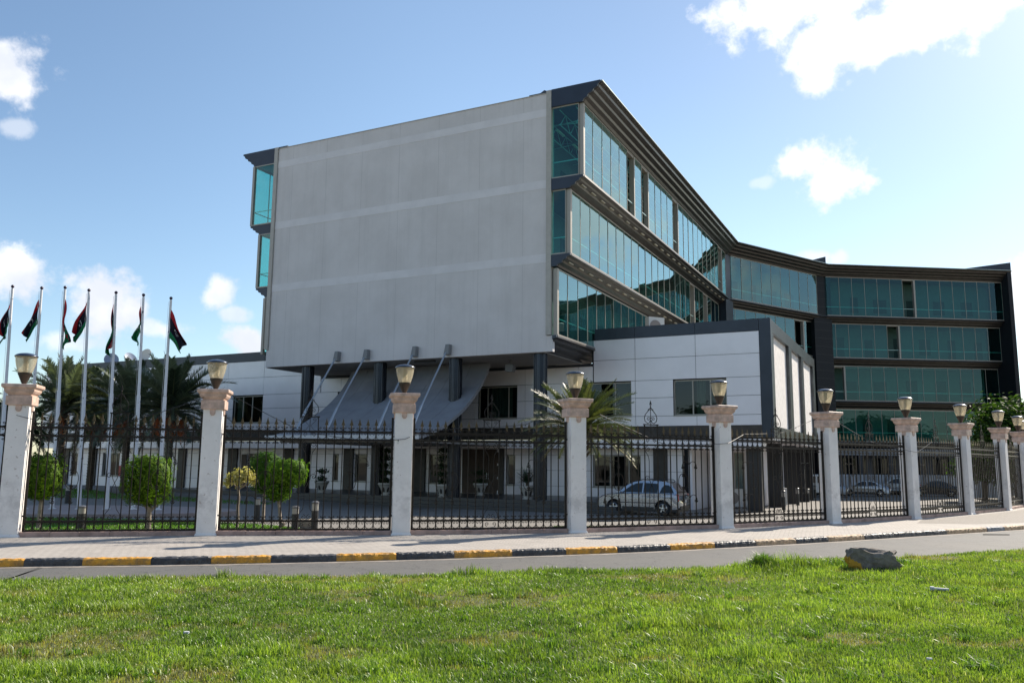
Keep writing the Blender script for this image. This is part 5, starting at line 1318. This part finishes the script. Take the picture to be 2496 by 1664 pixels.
def planter(lx, ly, lab, kind, seed):
    g_ = loc2w(lx, ly, .18); t = empty('planter', g_); tag(t, lab, 'planter', None)
    o, a_ = pot(); o.parent = t; a_.build('arch_recess', ARC, o, recalc=False); r2 = np.random.RandomState(seed)
    t.scale = (1.15,)*3
    if kind == 'yucca':
        n_ = 150; az = r2.rand(n_)*6.28; el = r2.rand(n_)*1.3+.0; L_ = .75+.25*r2.rand(n_); mb = MB()
        vs = []
        for a, e, l in zip(az, el, L_):
            d = Vector((math.cos(a)*math.cos(e), math.sin(a)*math.cos(e), math.sin(e))); s_ = Vector((-math.sin(a), math.cos(a), 0))*.02; p = Vector((0, 0, .75)); m_ = p+d*l*.5+Vector((0, 0, .03)); q = p+d*l-Vector((0, 0, .12*math.cos(e)))
            i0 = len(mb.v); mb.v += [tuple(p-s_*.6), tuple(p+s_*.6), tuple(m_+s_), tuple(m_-s_), tuple(q)]; mb.f += [(i0, i0+1, i0+2, i0+3), (i0+3, i0+2, i0+4)]; mb.m += [0, 0]
        mb.build('spiky_leaves', mat('yucca_leaf', (.03, .06, .03), .45), t, recalc=False); mb = MB(); mb.tube([(0, 0, .5), (0, 0, .8)], .07, 8); mb.build('stem', PBARK, t)
    else:
        hh_ = 1.9 if kind == 'tall' else .8; mb = MB(); mb.tube([(0, 0, .5), (.02, 0, .5+hh_)], [.03, .015], 6); mb.build('stem', PBARK, t)
        k = 5 if kind == 'tall' else 2
        P_ = np.concatenate([np.array([0, 0, .75+i*hh_/k])+r2.normal(0, 1, (220, 3))*np.array([.17, .17, .08]) for i in range(k)]) 
        leafmesh('foliage', P_, r2.normal(0, 1, P_.shape), .05+.03*r2.rand(len(P_)), colmix(len(P_), (.012, .03, .014), (.045, .08, .035), r2), LEAFM, t, seed)
planter(-1.9, 1.35, 'arched white planter with a spiky yucca at the right end of the steps', 'yucca', 51)
planter(-7.05, .95, 'arched white planter with a tall tiered plant under the middle of the canopy', 'tall', 52)
planter(-6.6, 4.6, 'arched white planter with a small plant in front of the brown entrance door', 'small', 53)
planter(-11.0, .95, 'arched white planter with a slender tiered shrub left of the canopy columns', 'tall', 54)
planter(-16.3, 1.6, 'arched white planter beside the leftmost column', 'small', 55)

# ============================================================ CARS
def car(kind, loc, rz, paint, label, group=None):
    """x forward; origin on the ground between the wheels"""
    t = empty('parked_car', loc, rz); tag(t, label, 'car', group)
    if kind == 'suv':
        Lh, W2, wb, wr = 2.17, .90, 1.31, .355
        body = [(-2.15, .42), (-2.17, .62), (-2.14, .86), (-2.10, 1.02), (-2.05, 1.08), (-1.2, 1.11), (0.3, 1.08), (1.02, 1.07), (1.15, 1.06), (1.6, 1.02), (1.95, .92), (2.12, .78), (2.17, .62), (2.15, .42), (2.05, .32), (-2.05, .34)]
        roof = [(-2.06, 1.07), (-1.92, 1.30), (-1.66, 1.56), (-1.45, 1.66), (-.9, 1.70), (-.2, 1.70), (.25, 1.64), (.6, 1.48), (1.12, 1.06)]
        wins = [[(-1.86, 1.12), (-1.74, 1.36), (-1.58, 1.50), (-1.36, 1.52), (-1.22, 1.36), (-1.12, 1.12)][::1], [(-1.0, 1.12), (-1.02, 1.5), (-.98, 1.57), (-.3, 1.60), (-.27, 1.12)], [(-.2, 1.12), (-.22, 1.60), (.12, 1.57), (.42, 1.44), (.86, 1.12)]]
    else:
        Lh, W2, wb, wr = 2.25, .87, 1.33, .31
        body = [(-2.24, .40), (-2.26, .62), (-2.22, .88), (-2.12, .97), (-1.5, .99), (-1.3, .98), (0.4, .92), (1.0, .91), (1.6, .82), (2.05, .70), (2.22, .56), (2.24, .38), (2.1, .24), (-2.1, .26)]
        roof = [(-1.62, .98), (-1.30, 1.16), (-.95, 1.34), (-.6, 1.42), (-.1, 1.44), (.3, 1.40), (.65, 1.24), (1.15, .92)]
        wins = [[(-1.22, 1.01), (-.92, 1.26), (-.62, 1.35), (-.3, 1.37), (-.3, .98)], [(-.22, .98), (-.22, 1.37), (.15, 1.35), (.45, 1.24), (.86, .95)]]
    # body shell: side outline extruded with tumblehome, wheel arches cut from the outline
    def arch(cx, r): return [(cx+r*math.cos(a), wr+r*math.sin(a)) for a in [math.pi*(k/10) for k in range(11)]]
    bot = body[-2][1]
    out_ = [p for p in body if not (abs(p[0]) < 2.1 and p[1] < .36)]
    out_ = body[:-1]+[(wb+wr+.1, .30)]+[p for p in arch(wb, wr+.075) if p[1] > .30]+[(wb-wr-.1, .30), (-wb+wr+.1, .30)]+[p for p in arch(-wb, wr+.075) if p[1] > .30]+[(-wb-wr-.1, .32), body[-1]]
    def prism(pts, y0, y1, inset=0.):
        mb = MB(); n_ = len(pts); vs = []
        for y, sc_ in ((-y1, 1), (-y0, 1), (y0, 1), (y1, 1)): vs += [(x, y, z) for x, z in pts]
        return vs
    mb = MB(); n_ = len(out_); rings = [(-W2, .0), (-W2+.06, .05)] 
    ys_ = [(-W2, .06), (-W2+.05, .0), (W2-.05, .0), (W2, .06)]
    for y, ins in ys_:
        for x, z in out_:
            k = ins*(1 if z > .5 else .3); mb.v.append((x*(1-k/Lh*.9), y, z-(k*.6 if z > .8 else 0)))
    for i in range(3):
        for j in range(n_): mb.f.append((i*n_+j, i*n_+(j+1) % n_, (i+1)*n_+(j+1) % n_, (i+1)*n_+j)); mb.m.append(0)
    mb.f += [tuple(range(n_)), tuple(range(3*n_, 4*n_))]; mb.m += [0, 0]
    bd = mb.build('body', paint, t, smooth=True)
    # greenhouse
    mb = MB(); n_ = len(roof); tw = .80
    def yw(z): return W2-.07-(z-1.05)*.26
    for s in (-1, -.6, .6, 1):
        for x, z in roof: mb.v.append((x, s*yw(z), z+(.025 if abs(s) < 1 and z > 1.4 else 0)))
    for i in range(3):
        for j in range(n_-1): mb.f.append((i*n_+j, i*n_+j+1, (i+1)*n_+j+1, (i+1)*n_+j)); mb.m.append(0)
    mb.f += [tuple(range(n_)), tuple(range(3*n_, 4*n_))]; mb.m += [0, 0]
    mb.build('cabin', paint, t, smooth=True)
    for s in (-1, 1):
        for wn in wins:
            mb = MB(); vs = [(x, s*(yw(z)+.006), z) for x, z in wn]; vs2 = [(x, s*(yw(z)-.01), z) for x, z in wn]; k = len(wn)
            mb.add(vs+vs2, [tuple(range(k)), tuple(reversed(range(k, 2*k)))]+[(i, (i+1) % k, (i+1) % k+k, i+k) for i in range(k)]); mb.build('side_window', WGL, t)
    def screen(a, b, nm):
        mb = MB(); vs = []
        for (x, z), e in ((a, 0), (b, 0)):
            for s in (-1, 1): vs.append((x, s*(yw(z)-.07), z))
        nx_ = Vector((a[1]-b[1], 0, b[0]-a[0])).normalized()*.012
        if nx_.z < 0: nx_ = -nx_
        vs = [Vector(v)+nx_ for v in vs]; mb.add(vs+[v-nx_*1.5 for v in vs], [(0, 1, 3, 2), (4, 6, 7, 5), (0, 4, 5, 1), (1, 5, 7, 3), (3, 7, 6, 2), (2, 6, 4, 0)]); mb.build(nm, WGL, t)
    if kind == 'suv': screen((-2.03, 1.13), (-1.62, 1.58), 'rear_window'); screen((1.03, 1.13), (.36, 1.60), 'windscreen')
    else: screen((-1.5, 1.05), (-.9, 1.36), 'rear_window'); screen((1.05, .99), (.42, 1.35), 'windscreen')
    cl_ = MB(); cl_.box(-2.1, 2.08, -W2+.02, W2-.02, .20, .42); cl_.box(-wb+wr+.12, wb-wr-.12, -W2-.012, W2+.012, .28, .42); cl_.box(-Lh-.02, -Lh+.25, -W2+.08, W2-.08, .32, .50); cl_.box(Lh-.25, Lh+.015, -W2+.1, W2-.1, .3, .44)
    cl_.build('lower_cladding', BLK, t)
    for s in (-1, 1):
        for x in (-wb, wb):
            mb = MB(); mb.lathe([(wr*.62, -.10), (wr*.93, -.105), (wr, -.07), (wr, .07), (wr*.93, .105), (wr*.62, .10)], 28)
            mb.v = [(v[0], v[2], v[1]) for v in mb.v]; wh = mb.build('wheel', RUB, t, smooth=True); wh.location = (x, s*(W2-.10), wr)
            mb = MB(); mb.lathe([(wr*.62, -.02), (wr*.64, .02), (wr*.60, .03), (wr*.58, .0)], 28)
            for k in range(5):
                a = 2*math.pi*k/5+.3; c_, s_ = math.cos(a), math.sin(a); w3 = wr*.12
                pts = [(c_*.03-s_*w3, s_*.03+c_*w3), (c_*wr*.6-s_*w3*.8, s_*wr*.6+c_*w3*.8), (c_*wr*.6+s_*w3*.8, s_*wr*.6-c_*w3*.8), (c_*.03+s_*w3, s_*.03-c_*w3)]; mb.poly(pts, 'z', .0, .035)
            mb.lathe([(.05, -.02), (.06, .045), (.01, .05)], 14); mb.v = [(v[0], v[2]*-s*-1 if False else v[2]*s, v[1]) for v in mb.v]
            rm = mb.build('rim', mat('alloy', (.55, .56, .58), .25, .9), wh); rm.location = (0, s*.085, 0)
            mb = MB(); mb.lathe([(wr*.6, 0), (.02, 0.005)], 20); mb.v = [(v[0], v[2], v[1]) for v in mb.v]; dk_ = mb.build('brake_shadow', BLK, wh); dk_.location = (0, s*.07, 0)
        mb = MB()
        if kind == 'suv': mb.poly([(-2.135, .72), (-1.93, .74), (-1.96, .95), (-2.02, 1.10), (-2.10, 1.06)], 'y', s*(W2-.10), s*(W2-.002))
        else: mb.poly([(-2.24, .70), (-1.98, .74), (-1.98, .84), (-2.22, .90)], 'y', s*(W2-.25), s*(W2-.004))
        mb.build('tail_light', mat('tail_red', (.55, .01, .012), .2, coat=1.), t)
        mb = MB(); z0 = .72 if kind == 'suv' else .56
        mb.poly([(1.75, z0+.13), (2.10, z0), (2.165, z0-.03), (2.15, z0+.06), (1.95, z0+.17)], 'y', s*(W2-.32), s*(W2-.03)); mb.build('headlight', mat('headlight', (.6, .62, .65), .1, .2, coat=1.), t)
        mb = MB(); mb.lathe([(.02, -.06), (.075, -.03), (.085, .02), (.05, .05)], 10, (.84, s*(W2+.06), 1.12 if kind == 'suv' else 1.0)); mb.box(.80, .88, s*(W2-.1) if s > 0 else s*(W2+.05), s*(W2+.05) if s > 0 else s*(W2-.1), 1.05 if kind == 'suv' else .93, 1.1 if kind == 'suv' else .98); mb.build('wing_mirror', paint, t, smooth=True)
        for x in (-.72, .30):
            mb = MB(); mb.box(x-.09, x+.09, s*(W2-.01) if s > 0 else s*(W2+.025), s*(W2+.025) if s > 0 else s*(W2-.01), .93, .965); mb.build('door_handle', paint, t)
        mb = MB(); mb.box(-.255, -.245, s*(W2) if s > 0 else s*(W2+.002), s*(W2+.002) if s > 0 else s*(W2), .45, 1.02); mb.box(.90, .91, s*(W2) if s > 0 else s*(W2+.002), s*(W2+.002) if s > 0 else s*W2, .45, 1.0)
        mb.box(-1.0, .9, s*(W2) if s > 0 else s*(W2+.012), s*(W2+.012) if s > 0 else s*W2, .60, .64); mb.build('door_seam', mat('seam', (.03, .035, .05), .6), t)
        if kind == 'suv': mb = MB(); mb.tube([(-1.5, s*.62, 1.66), (-1.4, s*.62, 1.755), (-.2, s*.62, 1.765), (.2, s*.62, 1.68)], .022, 6); mb.build('roof_rail', BLK, t)
    mb = MB(); mb.box(-Lh-.005, -Lh+.03, -.26, .26, .66, .78); mb.build('number_plate', mat('plate_white', (.6, .6, .58), .5), t)
    return t
SILV = mat('silver_blue_paint', (.33, .355, .40), .22, .75, coat=1.); SIL2 = mat('silver_paint', (.36, .38, .40), .3, .7, coat=1.); DKP = mat('dark_blue_paint', (.02, .022, .03), .25, .5, coat=1.); WHP = mat('white_car_paint', (.62, .62, .60), .35, coat=.6)
r_w = gp(1618, 1256); f_w = gp(1494, 1253)
ang = math.atan2(f_w.y-r_w.y, f_w.x-r_w.x)
mid_ = (r_w+f_w)/2; nb_ = Vector((-math.sin(ang), math.cos(ang), 0)); 
ang -= R(14)
nb_ = Vector((-math.sin(ang), math.cos(ang), 0))
# the visible flank is the car's left side, nearest to the camera
ctr = mid_-nb_*.85 if nb_.y < 0 else mid_+nb_*.85
car('suv', (ctr.x, ctr.y, gz(ctr.x, ctr.y)), ang, SILV, 'silver-blue off-road car with red tail lights parked by the entrance steps')
CG = 'cars parked by the far slatted wall'
def far(px, py, rz, kind, paint, lab):
    p = gp(px, py); car(kind, (p.x, p.y+.9, gz(p.x, p.y+.9)), rz, paint, lab, CG)
far(2012, 1211, R(152), 'sedan', SIL2, 'silver saloon partly hidden behind the pillar, leftmost of the far cars')
far(2118, 1209.5, R(155), 'sedan', SIL2, 'complete silver saloon showing its whole side behind the iron panel')
far(2200, 1206, R(150), 'suv', WHP, 'white estate car behind the silver saloon')
far(2290, 1210, R(160), 'sedan', DKP, 'dark blue saloon in the shade of the building')
# white van at the left of the far row
p = gp(1986, 1212); vt = empty('white_van', (p.x, p.y+1.0, gz(p.x, p.y+1)), R(200)); tag(vt, 'boxy white van beyond the black side piers', 'van')
mb = MB(); mb.poly([(-1.6, .4), (1.5, .4), (1.75, .6), (1.7, 1.15), (1.2, 1.3), (.85, 1.95), (-1.55, 2.0), (-1.65, 1.2)], 'y', -.85, .85); mb.build('body', WHP, vt, bevel=.05)
for s in (-1, 1):
    mb = MB(); mb.poly([(.1, 1.25), (.95, 1.25), (.68, 1.8), (.1, 1.82)], 'y', s*.85, s*.862); mb.build('side_window', WGL, vt)
    mb = MB(); mb.poly([(-1.4, 1.25), (-.1, 1.25), (-.1, 1.82), (-1.4, 1.84)], 'y', s*.85, s*.862); mb.build('side_window', WGL, vt)
    for x in (-1.05, 1.1):
        mb = MB(); mb.lathe([(.2, -.1), (.33, -.1), (.35, 0), (.33, .1), (.2, .1)], 22); mb.v = [(v[0], v[2], v[1]) for v in mb.v]; o = mb.build('wheel', RUB, vt, smooth=True); o.location = (x, s*.78, .35)
mb = MB(); mb.add([(.91, -.75, 1.36), (.91, .75, 1.36), (.70, .7, 1.82), (.70, -.7, 1.82), (1.22, -.75, 1.32), (1.22, .75, 1.32), (.90, .7, 1.93), (.90, -.7, 1.93)], [(0, 1, 2, 3), (4, 7, 6, 5), (0, 4, 5, 1), (1, 5, 6, 2), (2, 6, 7, 3), (3, 7, 4, 0)]); mb.build('windscreen', WGL, vt)

# slatted boundary wall behind the far cars
bw = [(24, 80.2), (32, 82.6), (40, 84.0), (50, 84.8), (58, 85.2)]
wt = empty('slatted_wall', (0, 0, 0)); tag(wt, 'pale slatted screen wall behind the far parked cars', 'wall')
mb = MB(); bp_ = smooth_line(bw, 14)
for a, b in zip(bp_, bp_[1:]): mb.obox(a, b, -.1, .0, -.9, 1.35)
mb.build('backing_wall', mat('wall_bluegrey', (.30, .31, .33), .8), wt)
mb = MB()
for a, b in zip(bp_, bp_[1:]):
    d = (b-a); Ln = d.length; d.normalize()
    for k in range(max(1, int(Ln/.28))): q = a+d*(k*.28); mb.obox(q, q+d*.14, .0, .05, -.9, 1.33)
mb.build('slats', mat('wall_pale', (.45, .46, .48), .7), wt)

# ============================================================ AIR CONDITIONERS, DISHES
def acunit(p, rz, lab, s=1., parent=None):
    t = empty('air_conditioner', p, rz); tag(t, lab, 'air conditioner', 'outdoor air conditioning units'); mb = MB(); mb.box(-.45, .45, -.17, .17, .06, .98); mb.box(-.4, -.3, -.15, .15, 0, .06); mb.box(.3, .4, -.15, .15, 0, .06); mb.build('casing', mat('ac_white', (.62, .61, .58), .5), t, bevel=.02)
    mb = MB(); mb.lathe([(.30, 0), (.32, .012), (.30, .02)], 24, (0, 0, 0)); mb.v = [(v[0]-.08, -.17-v[2], v[1]+.52) for v in mb.v]; g_ = mb.build('fan_grille', mat('ac_fan', (.25, .22, .2), .6), t)
    mb = MB()
    for k in range(6): mb.box(.445, .452, -.13, .13, .2+k*.12, .26+k*.12)
    mb.build('side_louvre', BLK, t); t.scale = (s,)*3; return t
def above_roof(px, py, ly): # point on the low roof
    p = None
    r_ = ray(px, py); n_ = Vector((-sb, cb, 0)); P0 = Vector(loc2w(0, ly)); k = (P0-Vector((0, 0, H))).dot(n_)/r_.dot(n_); return Vector((0, 0, H))+r_*k
p = above_roof(1596, 790, 8.2); acunit((p.x, p.y, 9.75), AZ+R(50), 'white air conditioner standing on the low roof under the glass gallery', 1.25)
for lx, ly, lab in ((7.3, 10.9, 'air conditioner on the ground right of the silver car'), (9.6, 11.4, 'left one of two air conditioners behind the right pillar'), (10.2, 16.5, 'farther air conditioner beside the set-back wall')):
    g_ = loc2w(lx if lx < 9 else lx-1.2, ly); acunit((g_.x, g_.y, gz(g_.x, g_.y)+.02), AZ+R(12), lab, 1.15)
def dish(px, py, ly, rz, tilt, lab, m):
    p = above_roof(px, py, ly); t = empty('satellite_dish', (p.x, p.y, 9.7)); tag(t, lab, 'satellite dish', 'satellite dishes on the low roof'); hz = p.z-9.7
    mb = MB(); mb.tube([(0, 0, 0), (0, 0, hz)], .04, 8); mb.build('mast', STEEL, t)
    mb = MB(); mb.lathe([(.01, 0), (.25, .03), (.48, .10), (.62, .17), (.62, .19), (.46, .125), (.24, .055), (.01, .03)], 28); d_ = mb.build('reflector', m, t, smooth=True); d_.location = (0, 0, hz); d_.rotation_euler = (tilt, 0, rz)
    mb = MB(); mb.tube([(0, -.55, .15), (0, -.2, .62), (0, 0, .68)], .015, 5); mb.build('feed_arm', STEEL, d_)
DW = mat('dish_pale', (.62, .60, .55), .5); DB = mat('dish_blue', (.22, .28, .40), .5)
dish(357, 868, 9, R(-20), R(70), 'pale satellite dish, rightmost on the low roof', DW); dish(316, 876, 10, R(60), R(60), 'blue-grey satellite dish, middle one on the low roof', DB); dish(271, 878, 10, R(30), R(75), 'blue-grey satellite dish, leftmost on the low roof', DB)
# orange-red sign in a ground floor window
mb = MB(); g_ = w2loc(0, 0); mb.box(-41.9, -41.2, 7.06, 7.1, .78, 1.62); o = mb.build('red_box', mat('faded_red', (.42, .07, .045), .6)); o.location = BO; o.rotation_euler = (0, 0, AZ); o.name = 'red_panel'; tag(o, 'faded red panel standing against a ground floor window behind the palms', 'panel')
# rubble stone beside the taller bollard
mb = MB(); rr = random.Random(2)
def stone(name, loc, sx, sy, sz, m, seed, label, cat, flat=.5, mi2=None):
    import bmesh
    bm = bmesh.new(); bmesh.ops.create_cube(bm, size=1); bmesh.ops.subdivide_edges(bm, edges=bm.edges, cuts=9, use_grid_fill=True)
    r3 = random.Random(seed)
    from mathutils import noise
    for v in bm.verts:
        c = v.co.copy(); n_ = noise.noise_vector(c*2.2+Vector((seed, 0, 0)))*.16+noise.noise_vector(c*6+Vector((seed, 3, 0)))*.07; nrm_ = c.normalized()*.62
        v.co = c.lerp(nrm_, flat)+n_
        v.co.x *= sx; v.co.y *= sy; v.co.z *= sz
    me = bpy.data.meshes.new(name); bm.to_mesh(me); bm.free(); me.materials.append(m); o = bpy.data.objects.new(name, me); sc.collection.objects.link(o); o.location = loc; tag(o, label, cat); return o
stone('boulder', gp(746, 1287)+Vector((0, 0, .12)), .5, .35, .34, mat('dusty_stone', (.30, .27, .23), .9, var=.3, bump=.6), 5, 'pale rough boulder behind the fence between the two grey bollards', 'boulder')
# broken kerb stone with a patch of yellow paint lying on the lawn
def rockmat():
    m = mat('broken_concrete', (.19, .165, .145), .9, var=.35, vscale=5., bump=1., bscale=14); t = m.node_tree; b = t.nodes['Principled BSDF']
    co = N(t, 'ShaderNodeTexCoord').outputs['Object']; s = N(t, 'ShaderNodeSeparateXYZ'); L(t, co, s.inputs[0])
    n_ = N(t, 'ShaderNodeTexNoise', i={'Scale': 7., 'Detail': 4.}); L(t, co, n_.inputs['Vector'])
    v = MATH(t, 'ADD', MATH(t, 'MULTIPLY', MATH(t, 'ADD', s.outputs[0], .25), -3.), MATH(t, 'MULTIPLY', s.outputs[2], -5.)); v = MATH(t, 'ADD', v, MATH(t, 'MULTIPLY', MATH(t, 'SUBTRACT', n_.outputs[0], .5), 1.5))
    old = b.inputs['Base Color'].links[0].from_socket; c = MIXC(t, SMOOTH(t, v, .25, .4), old, (.50, .27, .03)); L(t, c, b.inputs['Base Color']); return m
rk = onz(2003, 1288, .2) if False else None
ra = Vector((0, 0, H)); q = ray(2003*1.0612, 1289*1.0612); k = (.12-H)/q.z; rp = ra+q*k
o = stone('broken_kerbstone', (rp.x, rp.y, lz(rp.x, rp.y)+.16), .90, .45, .47, rockmat(), 12, 'broken concrete kerb stone with yellow paint lying on the lawn edge', 'stone', .22); o.rotation_euler = (0, .05, -.12)
# short pipe end in the grass
q = ray(2161*1.0612, 1360*1.0612); k = (-.08-H)/q.z; pp = ra+q*k
t = empty('pipe_piece', (pp.x, pp.y, lz(pp.x, pp.y)+.06), R(-12)); tag(t, 'short piece of grey pipe lying in the grass', 'pipe'); mb = MB(); mb.tube([(-.13, 0, .01), (.13, 0, .0)], .028, 10); mb.build('tube', mat('pipe_grey', (.48, .50, .52), .5), t, smooth=True); mb = MB(); mb.tube([(-.17, 0, .012), (-.11, 0, .01)], .042, 10); mb.build('pipe_collar', MATS['pipe_grey'], t, smooth=True)
# litter
for px, py, s_, lab in ((2136*1.0612, 1532*1.0612, .04, 'scrap of bluish litter near the lower right corner'), (427*1.0612, 1468*1.0612, .05, 'crumpled white scrap in the left part of the lawn'), (1775*1.0612, 1299*1.0612, .12, 'crumpled pale rag behind the tall grass tuft')):
    q = ray(px, py); k = (-.1-H)/q.z; pp = ra+q*k; stone('litter_scrap', (pp.x, pp.y, lz(pp.x, pp.y)+.05), s_*1.3, s_*.7, s_*.5, mat('litter_white', (.6, .62, .66), .7), int(px), lab, 'litter', .1)
# dark plate lying in the gutter on the far right
q = ray(2287*1.0612, 1227*1.0612); k = (-.14-H)/q.z; pp = ra+q*k; mb = MB(); mb.poly([(-.5, -.12), (.45, -.05), (.5, .05), (-.35, .15)], 'z', 0, .02); o = mb.build('rubber_flap', RUB); o.location = (pp.x, pp.y, -.145); tag(o, 'flat black scrap lying on the road near the right edge', 'scrap')
